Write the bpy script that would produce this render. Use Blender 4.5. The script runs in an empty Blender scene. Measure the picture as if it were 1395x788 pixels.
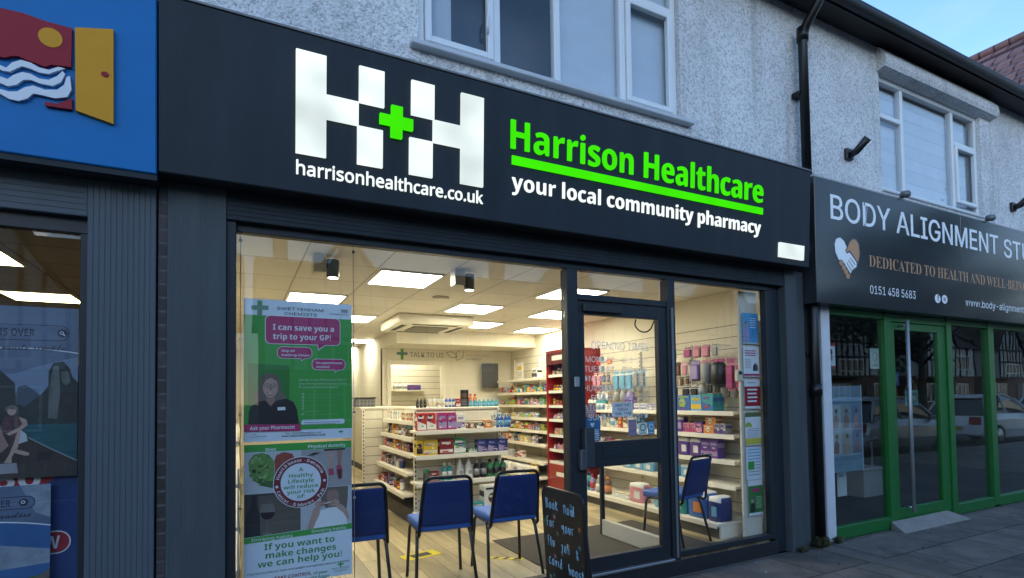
import bpy, bmesh, math, random
from mathutils import Vector, Matrix
random.seed(7)
S = bpy.context.scene
R = math.radians
PI = math.pi

# ------------------------------------------------------------------ camera, sky, sun, exposure
cam_d = bpy.data.cameras.new("camera"); cam = bpy.data.objects.new("camera", cam_d)
S.collection.objects.link(cam); S.camera = cam
def set_camera(eye, yaw, pitch, roll, f, cx, cy, W=1395.0, Hh=788.0):
    y, p, r = R(yaw), R(pitch), R(roll)
    fw = Vector((math.sin(y)*math.cos(p), math.cos(y)*math.cos(p), math.sin(p)))
    rt = fw.cross(Vector((0, 0, 1))).normalized(); up = rt.cross(fw)
    rt2 = math.cos(r)*rt + math.sin(r)*up; up2 = -math.sin(r)*rt + math.cos(r)*up
    m = Matrix.Identity(4)
    for i in range(3):
        m[i][0], m[i][1], m[i][2], m[i][3] = rt2[i], up2[i], -fw[i], eye[i]
    cam.matrix_world = m
    cam_d.sensor_width = 36; cam_d.sensor_fit = 'HORIZONTAL'
    cam_d.lens = 36*f/W
    cam_d.shift_x = (W/2 - cx)/W; cam_d.shift_y = (cy - Hh/2)/W
    cam_d.clip_start = 0.05; cam_d.clip_end = 2000
set_camera((0, -3.7, 1.52), 28.11, 1.94, -0.91, 759.2, 726.9, 517.0)

SUN_EL, SUN_AZ = 12.0, 205.0
world = bpy.data.worlds.new("World"); S.world = world; world.use_nodes = True
nt = world.node_tree; nt.nodes.clear()
def N(t, kind, **kw):
    n = t.nodes.new(kind)
    for k, v in kw.items(): setattr(n, k, v)
    return n
wo = N(nt, 'ShaderNodeOutputWorld'); bg = N(nt, 'ShaderNodeBackground')
sky = N(nt, 'ShaderNodeTexSky', sky_type='NISHITA', sun_disc=False)
sky.sun_elevation = R(SUN_EL); sky.sun_rotation = R(SUN_AZ); sky.altitude = 20
sky.air_density = 1.0; sky.dust_density = 0.15; sky.ozone_density = 3.2
tc = N(nt, 'ShaderNodeTexCoord'); mp = N(nt, 'ShaderNodeMapping'); mp.inputs['Scale'].default_value = (1, 1, 2.6)
nz = N(nt, 'ShaderNodeTexNoise'); nz.inputs['Scale'].default_value = 2.3; nz.inputs['Detail'].default_value = 7; nz.inputs['Roughness'].default_value = .6
cr = N(nt, 'ShaderNodeValToRGB'); cr.color_ramp.elements[0].position = .42; cr.color_ramp.elements[1].position = .72
mx = N(nt, 'ShaderNodeMix', data_type='RGBA')
mx.inputs[7].default_value = (2.9, 2.98, 3.1, 1)
L = nt.links.new
L(tc.outputs['Generated'], mp.inputs[0]); L(mp.outputs[0], nz.inputs['Vector']); L(nz.outputs['Fac'], cr.inputs[0])
cl = N(nt, 'ShaderNodeMath', operation='MULTIPLY'); cl.inputs[1].default_value = .16
L(cr.outputs[0], cl.inputs[0])
# a bank of pale cloud low over the horizon
sx_ = N(nt, 'ShaderNodeSeparateXYZ'); L(tc.outputs['Generated'], sx_.inputs[0])
bk = N(nt, 'ShaderNodeMapRange'); bk.inputs[1].default_value = 0; bk.inputs[2].default_value = .28; bk.inputs[3].default_value = .75; bk.inputs[4].default_value = 0; bk.interpolation_type = 'SMOOTHSTEP'
L(sx_.outputs['Z'], bk.inputs[0])
mxx = N(nt, 'ShaderNodeMath', operation='MAXIMUM'); L(cl.outputs[0], mxx.inputs[0]); L(bk.outputs[0], mxx.inputs[1]); L(mxx.outputs[0], mx.inputs[0]); L(sky.outputs[0], mx.inputs[6]); L(mx.outputs[2], bg.inputs[0]); L(bg.outputs[0], wo.inputs[0])
bg.inputs['Strength'].default_value = 0.10
sun_d = bpy.data.lights.new("sun", 'SUN'); sun = bpy.data.objects.new("sun", sun_d); S.collection.objects.link(sun)
sun_d.energy = 0.08; sun_d.angle = R(25); sun_d.color = (1, .9, .8)
sd = Vector((math.sin(R(SUN_AZ))*math.cos(R(18)), math.cos(R(SUN_AZ))*math.cos(R(18)), math.sin(R(18))))
sun.rotation_euler = sd.to_track_quat('Z', 'Y').to_euler()
S.view_settings.view_transform = 'Standard'; S.view_settings.look = 'None'
S.view_settings.gamma = 1; S.view_settings.use_curve_mapping = False
S.view_settings.exposure = 2.3
S.render.engine = 'CYCLES'
S.cycles.max_bounces = 10; S.cycles.transparent_max_bounces = 24; S.cycles.diffuse_bounces = 5; S.cycles.glossy_bounces = 4
S.cycles.use_denoising = True; S.cycles.caustics_reflective = False; S.cycles.caustics_refractive = False
LAMP = 5.2            # ceiling panels of the shops

# ------------------------------------------------------------------ materials
MATS = {}
def srgb(r, g, b):
    return tuple(((c/255)/12.92 if c/255 <= .04045 else ((c/255+.055)/1.055)**2.4) for c in (r, g, b))
def mat(name, col, rough=.5, metal=0.0, var=.12, scale=6.0, bump=0.0, bscale=60.0, spec=.5, coat=0.0, emit=0.0, vmul=(1, 1, 1)):
    if name in MATS: return MATS[name]
    m = bpy.data.materials.new(name); m.use_nodes = True; MATS[name] = m
    t = m.node_tree; b = t.nodes['Principled BSDF']; l = t.links.new
    b.inputs['Roughness'].default_value = rough; b.inputs['Metallic'].default_value = metal
    b.inputs['Specular IOR Level'].default_value = spec; b.inputs['Coat Weight'].default_value = coat
    c = N(t, 'ShaderNodeTexCoord')
    if var > 0:
        mp = N(t, 'ShaderNodeMapping'); mp.inputs['Scale'].default_value = vmul
        n = N(t, 'ShaderNodeTexNoise'); n.inputs['Scale'].default_value = scale; n.inputs['Detail'].default_value = 5; n.inputs['Roughness'].default_value = .65
        x = N(t, 'ShaderNodeMix', data_type='RGBA')
        x.inputs[6].default_value = tuple(max(0, v*(1-var*1.6)) for v in col)+(1,)
        x.inputs[7].default_value = tuple(min(1, v*(1+var*1.6)) for v in col)+(1,)
        l(c.outputs['Object'], mp.inputs[0]); l(mp.outputs[0], n.inputs['Vector']); l(n.outputs['Fac'], x.inputs[0]); l(x.outputs[2], b.inputs['Base Color'])
        src = x.outputs[2]
    else:
        b.inputs['Base Color'].default_value = tuple(col)+(1,); src = None
    if bump > 0:
        bn = N(t, 'ShaderNodeTexNoise'); bn.inputs['Scale'].default_value = bscale; bn.inputs['Detail'].default_value = 4
        bp = N(t, 'ShaderNodeBump'); bp.inputs['Distance'].default_value = bump; bp.inputs['Strength'].default_value = .6
        l(c.outputs['Object'], bn.inputs['Vector']); l(bn.outputs['Fac'], bp.inputs['Height']); l(bp.outputs[0], b.inputs['Normal'])
    if emit > 0:
        b.inputs['Emission Strength'].default_value = emit
        if src: l(src, b.inputs['Emission Color'])
        else: b.inputs['Emission Color'].default_value = tuple(col)+(1,)
    return m
def glass(name, tint=(.97, .985, .98), refl=1.0, rough=0.0):
    if name in MATS: return MATS[name]
    m = bpy.data.materials.new(name); m.use_nodes = True; MATS[name] = m
    t = m.node_tree; t.nodes.clear(); l = t.links.new
    o = N(t, 'ShaderNodeOutputMaterial'); tr = N(t, 'ShaderNodeBsdfTransparent'); gl = N(t, 'ShaderNodeBsdfGlossy')
    tr.inputs[0].default_value = tint+(1,); gl.inputs['Roughness'].default_value = rough
    fr = N(t, 'ShaderNodeFresnel'); ge = N(t, 'ShaderNodeNewGeometry'); io = N(t, 'ShaderNodeMapRange')
    io.inputs[3].default_value = 1.45; io.inputs[4].default_value = 1/1.45        # thin pane: both faces reflect alike
    l(ge.outputs['Backfacing'], io.inputs[0]); l(io.outputs[0], fr.inputs['IOR'])
    mu = N(t, 'ShaderNodeMath', operation='MULTIPLY'); mu.inputs[1].default_value = refl
    s = N(t, 'ShaderNodeMixShader')
    c = N(t, 'ShaderNodeTexCoord'); bn = N(t, 'ShaderNodeTexNoise'); bn.inputs['Scale'].default_value = 1.1
    bp = N(t, 'ShaderNodeBump'); bp.inputs['Distance'].default_value = .004; bp.inputs['Strength'].default_value = .25
    l(c.outputs['Object'], bn.inputs['Vector']); l(bn.outputs['Fac'], bp.inputs['Height']); l(bp.outputs[0], gl.inputs['Normal'])
    l(fr.outputs[0], mu.inputs[0]); l(mu.outputs[0], s.inputs[0]); l(tr.outputs[0], s.inputs[1]); l(gl.outputs[0], s.inputs[2]); l(s.outputs[0], o.inputs[0])
    return m
def emis(name, col, strength, var=0.0, scale=4.0):
    if name in MATS: return MATS[name]
    m = bpy.data.materials.new(name); m.use_nodes = True; MATS[name] = m
    t = m.node_tree; t.nodes.clear(); l = t.links.new
    o = N(t, 'ShaderNodeOutputMaterial'); e = N(t, 'ShaderNodeEmission'); e.inputs[0].default_value = tuple(col)+(1,); e.inputs[1].default_value = strength
    if var > 0:   # the LEDs behind the acrylic face are unevenly spread
        c = N(t, 'ShaderNodeTexCoord'); n = N(t, 'ShaderNodeTexNoise'); n.inputs['Scale'].default_value = scale; n.inputs['Detail'].default_value = 1
        mr = N(t, 'ShaderNodeMapRange'); mr.inputs[1].default_value = .3; mr.inputs[2].default_value = .7; mr.inputs[3].default_value = strength*(1-var); mr.inputs[4].default_value = strength*(1+var)
        l(c.outputs['Object'], n.inputs['Vector']); l(n.outputs['Fac'], mr.inputs[0]); l(mr.outputs[0], e.inputs[1])
    l(e.outputs[0], o.inputs[0]); return m
def grid_mat(name, col, line, sx, sy, off=(0, 0), lw=.008, rough=.6, var=.06, plane='xy', bond=.0, bump=.002, nscale=5.0, nvar=.1, nmul=(1, 1, 1)):
    """tiles, planks or slabs: brick texture in object coordinates"""
    if name in MATS: return MATS[name]
    m = bpy.data.materials.new(name); m.use_nodes = True; MATS[name] = m
    t = m.node_tree; b = t.nodes['Principled BSDF']; l = t.links.new
    b.inputs['Roughness'].default_value = rough
    c = N(t, 'ShaderNodeTexCoord'); sp = N(t, 'ShaderNodeSeparateXYZ'); cb = N(t, 'ShaderNodeCombineXYZ')
    l(c.outputs['Object'], sp.inputs[0])
    ia, ib = {'xy': (0, 1), 'yx': (1, 0), 'xz': (0, 2), 'yz': (1, 2)}[plane]
    for i, (ax, o) in enumerate(((ia, off[0]), (ib, off[1]))):
        ad = N(t, 'ShaderNodeMath', operation='SUBTRACT'); ad.inputs[1].default_value = o
        l(sp.outputs[ax], ad.inputs[0]); l(ad.outputs[0], cb.inputs[i])
    br = N(t, 'ShaderNodeTexBrick'); br.offset = bond; br.squash = 1
    br.inputs['Scale'].default_value = 1; br.inputs['Brick Width'].default_value = sx; br.inputs['Row Height'].default_value = sy
    br.inputs['Mortar Size'].default_value = lw/2; br.inputs['Mortar Smooth'].default_value = .15; br.inputs['Bias'].default_value = 0
    br.inputs['Color1'].default_value = tuple(v*(1-var) for v in col)+(1,); br.inputs['Color2'].default_value = tuple(min(1, v*(1+var)) for v in col)+(1,)
    br.inputs['Mortar'].default_value = tuple(line)+(1,)
    l(cb.outputs[0], br.inputs['Vector'])
    mp = N(t, 'ShaderNodeMapping'); mp.inputs['Scale'].default_value = nmul; l(c.outputs['Object'], mp.inputs[0])
    n = N(t, 'ShaderNodeTexNoise'); n.inputs['Scale'].default_value = nscale; n.inputs['Detail'].default_value = 7; n.inputs['Roughness'].default_value = .7
    l(mp.outputs[0], n.inputs['Vector'])
    mr = N(t, 'ShaderNodeMapRange'); mr.inputs[1].default_value = .25; mr.inputs[2].default_value = .75; mr.inputs[3].default_value = 1-nvar; mr.inputs[4].default_value = 1+nvar
    l(n.outputs['Fac'], mr.inputs[0])
    mu = N(t, 'ShaderNodeMix', data_type='RGBA', blend_type='MULTIPLY'); mu.inputs[0].default_value = 1
    l(br.outputs['Color'], mu.inputs[6]); l(mr.outputs[0], mu.inputs[7]); l(mu.outputs[2], b.inputs['Base Color'])
    bp = N(t, 'ShaderNodeBump'); bp.inputs['Distance'].default_value = bump; bp.inputs['Strength'].default_value = .5
    iv = N(t, 'ShaderNodeMath', operation='SUBTRACT'); iv.inputs[0].default_value = 1; l(br.outputs['Fac'], iv.inputs[1])
    ad = N(t, 'ShaderNodeMath', operation='MULTIPLY_ADD'); ad.inputs[1].default_value = .35; l(n.outputs['Fac'], ad.inputs[0]); l(iv.outputs[0], ad.inputs[2])
    l(ad.outputs[0], bp.inputs['Height']); l(bp.outputs[0], b.inputs['Normal'])
    return m
def dash_mat(name, c1, c2):
    """pebbledash: stones of a centimetre, in the colour and in the relief"""
    m = bpy.data.materials.new(name); m.use_nodes = True; MATS[name] = m
    t = m.node_tree; b = t.nodes['Principled BSDF']; l = t.links.new; b.inputs['Roughness'].default_value = .85; b.inputs['Specular IOR Level'].default_value = .25
    c = N(t, 'ShaderNodeTexCoord')
    v = N(t, 'ShaderNodeTexVoronoi'); v.inputs['Scale'].default_value = 54; l(c.outputs['Object'], v.inputs['Vector'])
    n = N(t, 'ShaderNodeTexNoise'); n.inputs['Scale'].default_value = 50; n.inputs['Detail'].default_value = 4; n.inputs['Roughness'].default_value = .7; l(c.outputs['Object'], n.inputs['Vector'])
    big = N(t, 'ShaderNodeTexNoise'); big.inputs['Scale'].default_value = 1.3; big.inputs['Detail'].default_value = 5; l(c.outputs['Object'], big.inputs['Vector'])
    r = N(t, 'ShaderNodeValToRGB'); e = r.color_ramp.elements; e[0].position = .32; e[0].color = c1+(1,); e[1].position = .54; e[1].color = c2+(1,)
    l(n.outputs['Fac'], r.inputs[0])
    mr = N(t, 'ShaderNodeMapRange'); mr.inputs[1].default_value = .3; mr.inputs[2].default_value = .7; mr.inputs[3].default_value = .82; mr.inputs[4].default_value = 1.08
    l(big.outputs['Fac'], mr.inputs[0])
    mu = N(t, 'ShaderNodeMix', data_type='RGBA', blend_type='MULTIPLY'); mu.inputs[0].default_value = 1
    l(r.outputs[0], mu.inputs[6]); l(mr.outputs[0], mu.inputs[7])
    mpp = N(t, 'ShaderNodeMapping'); mpp.inputs['Scale'].default_value = (3.2, 1, .22); l(c.outputs['Object'], mpp.inputs[0])
    st = N(t, 'ShaderNodeTexNoise'); st.inputs['Scale'].default_value = 1.6; st.inputs['Detail'].default_value = 6; l(mpp.outputs[0], st.inputs['Vector'])
    sr = N(t, 'ShaderNodeMapRange'); sr.inputs[1].default_value = .55; sr.inputs[2].default_value = .78; sr.inputs[3].default_value = 0; sr.inputs[4].default_value = .5; l(st.outputs['Fac'], sr.inputs[0])
    gm = N(t, 'ShaderNodeMix', data_type='RGBA'); gm.inputs[7].default_value = (.20, .20, .17, 1)
    l(sr.outputs[0], gm.inputs[0]); l(mu.outputs[2], gm.inputs[6]); l(gm.outputs[2], b.inputs['Base Color'])
    ad = N(t, 'ShaderNodeMath', operation='SUBTRACT'); l(n.outputs['Fac'], ad.inputs[0]); 
    sc = N(t, 'ShaderNodeMath', operation='MULTIPLY'); sc.inputs[1].default_value = .5; l(v.outputs['Distance'], sc.inputs[0]); l(sc.outputs[0], ad.inputs[1])
    bp = N(t, 'ShaderNodeBump'); bp.inputs['Distance'].default_value = .015; bp.inputs['Strength'].default_value = .9
    l(ad.outputs[0], bp.inputs['Height']); l(bp.outputs[0], b.inputs['Normal'])
    return m

# ------------------------------------------------------------------ mesh builder and scene tree
FONTS = {}
def font(k):
    if k not in FONTS:
        f = None
        try:
            import os
            p = os.path.join(bpy.utils.system_resource('DATAFILES'), 'fonts', k)
            f = bpy.data.fonts.load(p)
        except Exception:
            f = None
        FONTS[k] = f
    return FONTS[k]
INTER, MATHF, MONO = 'Inter.woff2', 'NotoSansMath-Regular.woff2', 'DejaVuSansMono.woff2'
TCACHE = {}
def text_geo(s, fk=INTER, wt=0.0, res=4, ext=0.0):
    k = (s, fk, wt, res, ext)
    if k not in TCACHE:
        cu = bpy.data.curves.new('t', 'FONT'); cu.body = s; cu.size = 1; cu.resolution_u = res; cu.offset = wt; cu.extrude = ext
        f = font(fk)
        if f: cu.font = f
        ob = bpy.data.objects.new('t', cu)
        me = bpy.data.meshes.new_from_object(ob)
        vs = [v.co.copy() for v in me.vertices]; fs = [tuple(p.vertices) for p in me.polygons]
        bpy.data.meshes.remove(me); bpy.data.objects.remove(ob); bpy.data.curves.remove(cu)
        if vs:
            bb = (min(v.x for v in vs), max(v.x for v in vs), min(v.y for v in vs), max(v.y for v in vs))
        else: bb = (0, 1, 0, 1)
        TCACHE[k] = (vs, fs, bb)
    return TCACHE[k]
def cap(fk):
    return max(.1, text_geo('H', fk)[2][3])
def math_serif(s):
    o = ''
    for ch in s:
        if 'A' <= ch <= 'Z': o += chr(0x1D400+ord(ch)-65)
        elif 'a' <= ch <= 'z': o += chr(0x1D41A+ord(ch)-97)
        else: o += ch
    return o
def math_script(s):
    o = ''
    for ch in s:
        if 'A' <= ch <= 'Z': o += chr(0x1D4D0+ord(ch)-65)
        elif 'a' <= ch <= 'z': o += chr(0x1D4EA+ord(ch)-97)
        else: o += ch
    return o

def math_sans(s):
    o = ''
    for ch in s:
        if 'A' <= ch <= 'Z': o += chr(0x1D5A0+ord(ch)-65)
        elif 'a' <= ch <= 'z': o += chr(0x1D5BA+ord(ch)-97)
        else: o += ch
    return o
def math_bold(s):
    o = ''
    for ch in s:
        if 'A' <= ch <= 'Z': o += chr(0x1D5D4+ord(ch)-65)
        elif 'a' <= ch <= 'z': o += chr(0x1D5EE+ord(ch)-97)
        elif '0' <= ch <= '9': o += chr(0x1D7EC+ord(ch)-48)
        else: o += ch
    return o
class LT:
    """lines of lettering, each built as a part of its own"""
    def __init__(s): s.l = []
    def text(s, *a, **k): s.l.append(M().text(*a, **k)); return s
    def build(s, name, parent=None, local=False):
        for g in s.l: g.build(name, parent, local)

class M:
    def __init__(s): s.v = []; s.f = []; s.m = []; s.mats = []; s.sm = []
    def mi(s, m):
        if m not in s.mats: s.mats.append(m)
        return s.mats.index(m)
    def add(s, vs, fs, m, smooth=False):
        o = len(s.v); s.v += [Vector(v) for v in vs]; k = s.mi(m)
        for f in fs: s.f.append(tuple(o+i for i in f)); s.m.append(k); s.sm.append(smooth)
        return s
    def box(s, x0, x1, y0, y1, z0, z1, m, bev=0.0):
        x0, x1 = min(x0, x1), max(x0, x1); y0, y1 = min(y0, y1), max(y0, y1); z0, z1 = min(z0, z1), max(z0, z1)
        b = min(bev, (x1-x0)*.45, (y1-y0)*.45, (z1-z0)*.45)
        if b <= 0:
            vs = [(x, y, z) for z in (z0, z1) for y in (y0, y1) for x in (x0, x1)]
            fs = [(0, 2, 3, 1), (4, 5, 7, 6), (0, 1, 5, 4), (2, 6, 7, 3), (0, 4, 6, 2), (1, 3, 7, 5)]
            return s.add(vs, fs, m)
        bm = bmesh.new(); bmesh.ops.create_cube(bm, size=1)
        for v in bm.verts:
            v.co = Vector(((x0+x1)/2+v.co.x*(x1-x0), (y0+y1)/2+v.co.y*(y1-y0), (z0+z1)/2+v.co.z*(z1-z0)))
        bmesh.ops.bevel(bm, geom=bm.edges[:], offset=b, segments=2 if bev > .008 else 1, affect='EDGES', profile=.5)
        bm.verts.index_update()
        s.add([v.co.copy() for v in bm.verts], [tuple(v.index for v in f.verts) for f in bm.faces], m); bm.free()
        return s
    def tube(s, path, r, m, n=10, caps=True):
        P = [Vector(p) for p in path]; rr = r if isinstance(r, (list, tuple)) else [r]*len(P)
        vs = []; up = None
        for i, p in enumerate(P):
            d = (P[min(i+1, len(P)-1)]-P[max(i-1, 0)]).normalized()
            if up is None: up = Vector((0, 0, 1)) if abs(d.z) < .9 else Vector((1, 0, 0))
            a = d.cross(up)
            if a.length < 1e-5: a = d.cross(Vector((.3, 1, .2)))
            a.normalize(); b = a.cross(d); up = b
            for k in range(n):
                t = 2*PI*k/n; vs.append(p+rr[i]*(math.cos(t)*a+math.sin(t)*b))
        fs = [(i*n+k, i*n+(k+1) % n, (i+1)*n+(k+1) % n, (i+1)*n+k) for i in range(len(P)-1) for k in range(n)]
        if caps: fs += [tuple(range(n))[::-1], tuple(range((len(P)-1)*n, len(P)*n))]
        return s.add(vs, fs, m, True)
    def lathe(s, prof, c, m, n=16):
        vs = [(c[0]+r*math.cos(2*PI*k/n), c[1]+r*math.sin(2*PI*k/n), c[2]+z) for r, z in prof for k in range(n)]
        fs = [(i*n+k, i*n+(k+1) % n, (i+1)*n+(k+1) % n, (i+1)*n+k) for i in range(len(prof)-1) for k in range(n)]
        fs += [tuple(range(n))[::-1], tuple(range((len(prof)-1)*n, len(prof)*n))]
        return s.add(vs, fs, m, True)
    def prism(s, pts, y0, y1, m):
        """polygon in (x, z) given depth along y; y0 is the front"""
        n = len(pts); vs = [(x, y0, z) for x, z in pts]+[(x, y1, z) for x, z in pts]
        fs = [tuple(range(n)), tuple(range(n, 2*n))[::-1]]+[(i, i+n, (i+1) % n+n, (i+1) % n) for i in range(n)]
        return s.add(vs, fs, m)
    def flat(s, pts, m, lay=1, y=0.0):
        """printed shape on a sheet that faces -y; pts in (u, v)"""
        vs = [(u, y-lay*.0006, v) for u, v in pts]
        return s.add(vs, [tuple(range(len(vs)))], m)
    def rect(s, u0, v0, u1, v1, m, lay=1, y=0.0, r=0.0):
        return s.flat(rrect(u0, v0, u1, v1, r), m, lay, y)
    def disc(s, u, v, r, m, lay=1, y=0.0, ry=None, n=28):
        return s.flat([(u+r*math.cos(2*PI*k/n), v+(ry or r)*math.sin(2*PI*k/n)) for k in range(n)], m, lay, y)
    def stroke(s, pts, w, m, lay=1, y=0.0):
        for (a, b), (c, d) in zip(pts[:-1], pts[1:]):
            l = math.hypot(c-a, d-b) or 1; nx, ny = -(d-b)/l*w/2, (c-a)/l*w/2; ex, ey = (c-a)/l*w*.3, (d-b)/l*w*.3
            s.flat([(a+nx-ex, b+ny-ey), (c+nx+ex, d+ny+ey), (c-nx+ex, d-ny+ey), (a-nx-ex, b-ny-ey)], m, lay, y)
        return s
    def text(s, t, u, v, h, m, w=None, lay=1, y=0.0, al='l', fk=INTER, wt=0.0, res=3, ext=0.0, shear=0.0, rot=0.0):
        """letters with cap height h on baseline v; w squeezes the line to that width"""
        if wt >= .01 and fk == INTER: t, fk, wt = math_bold(t), MATHF, (wt-.02)*.3 if wt > .02 else 0
        vs, fs, bb = text_geo(t, fk, wt*.55, res, 1.0 if ext else 0.0)
        sc = h/cap(fk); bw = (bb[1]-bb[0])*sc; sx = sc*(w/bw if w else 1); ww = (bb[1]-bb[0])*sx
        o = {'l': 0, 'c': -ww/2, 'r': -ww}[al]
        cr, sr = math.cos(rot), math.sin(rot)
        out = []
        for p in vs:
            a = o+(p.x-bb[0])*sx+shear*p.y*sc; b = p.y*sc
            yy = (y-lay*.0006) if not ext else (y-ext*(1+p.z)/2)
            out.append((u+a*cr-b*sr, yy, v+a*sr+b*cr))
        return s.add(out, fs, m)
    def build(s, name, parent=None, local=False, loc=None):
        me = bpy.data.meshes.new(name)
        if loc is None: loc = Vector((0, 0, 0))
        inv = None
        if parent is not None and not local: inv = WM[parent.name].inverted()
        vs = [(inv @ v) if inv is not None else (v-Vector(loc) if parent is None else v) for v in s.v]
        me.from_pydata([tuple(v) for v in vs], [], s.f)
        for m in s.mats: me.materials.append(m)
        me.polygons.foreach_set('material_index', s.m); me.polygons.foreach_set('use_smooth', s.sm)
        me.update()
        bm = bmesh.new(); bm.from_mesh(me); bmesh.ops.recalc_face_normals(bm, faces=bm.faces[:]) if s.sm and len(s.f) < 60000 and not getattr(s, 'raw', False) else None
        bm.to_mesh(me); bm.free()
        o = bpy.data.objects.new(name, me); S.collection.objects.link(o)
        if parent is not None:
            o.parent = parent; WM[o.name] = WM[parent.name].copy()
        else:
            o.location = loc; WM[o.name] = Matrix.Translation(loc)
        return o
WM = {}
def rrect(u0, v0, u1, v1, r=0.0, n=5):
    if r <= 0: return [(u0, v0), (u1, v0), (u1, v1), (u0, v1)]
    o = []
    for cx, cy, a in ((u1-r, v0+r, -90), (u1-r, v1-r, 0), (u0+r, v1-r, 90), (u0+r, v0+r, 180)):
        for k in range(n+1):
            t = R(a+90*k/n); o.append((cx+r*math.cos(t), cy+r*math.sin(t)))
    return o
def tag(o, label, cat, group=None):
    o['label'] = label; o['category'] = cat
    if group: o['group'] = group
    return o
def thing(name, label, cat, loc=(0, 0, 0), rz=0.0, group=None, rx=0.0):
    o = bpy.data.objects.new(name, None); S.collection.objects.link(o); o.empty_display_size = .1
    o.location = loc; o.rotation_euler = (rx, 0, rz)
    WM[o.name] = Matrix.Translation(loc) @ Matrix.Rotation(rz, 4, 'Z') @ Matrix.Rotation(rx, 4, 'X')
    return tag(o, label, cat, group)
def struct(m, name, loc=(0, 0, 0)):
    o = m.build(name, loc=Vector(loc)); o['kind'] = 'structure'; return o
def kids(o): return list(o.children)
def copy_tree(o, parent=None, loc=None, rz=None, label=None):
    c = o.copy(); S.collection.objects.link(c)
    if parent is not None: c.parent = parent
    if loc is not None: c.location = loc
    if rz is not None: c.rotation_euler[2] = rz
    if label: c['label'] = label
    for ch in kids(o): copy_tree(ch, c)
    return c
def B(*a, **k): return M().box(*a, **k)
def pm(c, W, Hh):
    """maps a point of an enlarged view of a poster (corners tl, tr, br, bl) to metres on its sheet"""
    (ax, ay), (bx, by), (cx, cy), (dx, dy) = c
    def f(px, py):
        t = (py-ay)/(dy-ay); xl = ax+(dx-ax)*t; xr = bx+(cx-bx)*t; u = (px-xl)/(xr-xl)
        yt = ay+(by-ay)*u; yb = dy+(cy-dy)*u
        return (u*W, (yb-py)/(yb-yt)*Hh)
    return f
ORD = ['first', 'second', 'third', 'fourth', 'fifth', 'sixth', 'seventh', 'eighth', 'ninth', 'tenth', 'eleventh', 'twelfth', 'thirteenth', 'fourteenth', 'fifteenth', 'sixteenth', 'seventeenth', 'eighteenth']

# ------------------------------------------------------------------ palette
ANTH = mat('anthracite', (.020, .027, .034), .55, spec=.22, var=.3, scale=3.5, vmul=(1.6, 1, .25), bump=.001, bscale=220)
ANTHW = mat('anthracite_worn', (.062, .075, .081), .6, spec=.25, var=.3, scale=7, vmul=(1, 1, .12), bump=.0015, bscale=90)
FRAME = mat('frame_grey', (.020, .025, .030), .45, spec=.3, var=.15, scale=9)
ALU = mat('aluminium', (.45, .47, .49), .35, .9, var=.1, scale=12)
BLACK = mat('black_plastic', (.012, .012, .013), .45, var=.15)
BLKMET = mat('black_metal', (.010, .010, .011), .35, .3, var=.1)
RIB = mat('ribbed_grey', (.080, .098, .114), .55, spec=.25, var=.12, scale=5, vmul=(1, 1, .2))
WHITEP = mat('white_upvc', (.72, .75, .77), .35, var=.06, scale=3)
GREYP = mat('grey_upvc', (.50, .53, .56), .4, var=.08, scale=3)
CREAM = mat('cream_wall', (.74, .70, .58), .8, var=.04, scale=1.5, bump=.0008, bscale=150)
CREAMP = mat('cream_shelf', (.72, .68, .57), .5, var=.05, scale=4)
SHELFD = mat('shelf_slot', (.02, .02, .02), .6, var=0)
SLAT = grid_mat('slatwall', (.68, .63, .51), (.20, .18, .14), 50, .125, lw=.009, plane='yz', nvar=.04, bump=.004)
SLATX = grid_mat('slatwall_front', (.68, .63, .51), (.20, .18, .14), 50, .125, lw=.009, plane='xz', nvar=.04, bump=.004)
CEILM = grid_mat('ceiling_tiles', (.68, .64, .55), (.38, .35, .29), .6, .66, off=(.46, 1.03), lw=.016, plane='xy', nvar=.05, nscale=14, bump=.003)
FLOORM = grid_mat('oak_planks', (.37, .30, .17), (.09, .07, .04), 1.25, .19, plane='yx', bond=.37, lw=.007, rough=.38, var=.42, nvar=.38, nscale=2.2, nmul=(6, .7, 1), bump=.001)
SLABS = grid_mat('paving', (.118, .104, .094), (.03, .028, .027), .92, .56, off=(.17, -.65), bond=.42, lw=.018, rough=.75, var=.26, nvar=.62, nscale=2.6, bump=.008)
ASPH = mat('asphalt', (.05, .05, .052), .85, var=.25, scale=5, bump=.006, bscale=120)
CONC = mat('concrete', (.24, .23, .21), .85, var=.25, scale=5, bump=.004, bscale=60)
BRICK = grid_mat('brick', (.19, .12, .09), (.26, .23, .2), .2, .075, plane='xz', bond=.5, lw=.012, var=.25, nvar=.3, nscale=18, bump=.005)
DASH = dash_mat('pebbledash', (.36, .365, .375), (.82, .825, .83))
RENDER = mat('cement_fillet', (.34, .34, .32), .9, var=.35, scale=9, bump=.008, bscale=40)
GLASS = glass('shop_glass', (.985, .99, .985), .85); GLASSR = glass('studio_glass', (.90, .93, .92), 1.35); GLASSU = glass('upstairs_glass', (.92, .94, .96), 1.25)
GREEN = mat('green_frame', (.010, .125, .024), .4, var=.12, scale=6)
PANEL_L = emis('ceiling_panel', (1.0, .94, .73), LAMP)
SIGNW = emis('lit_white', (.86, .97, .97), .21, .2, 3.2)
SIGNT = emis('lit_white_text', (.9, 1, 1), .235)
SIGNG = emis('lit_green', (.05, .82, .004), .215, .06, 4)

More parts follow.
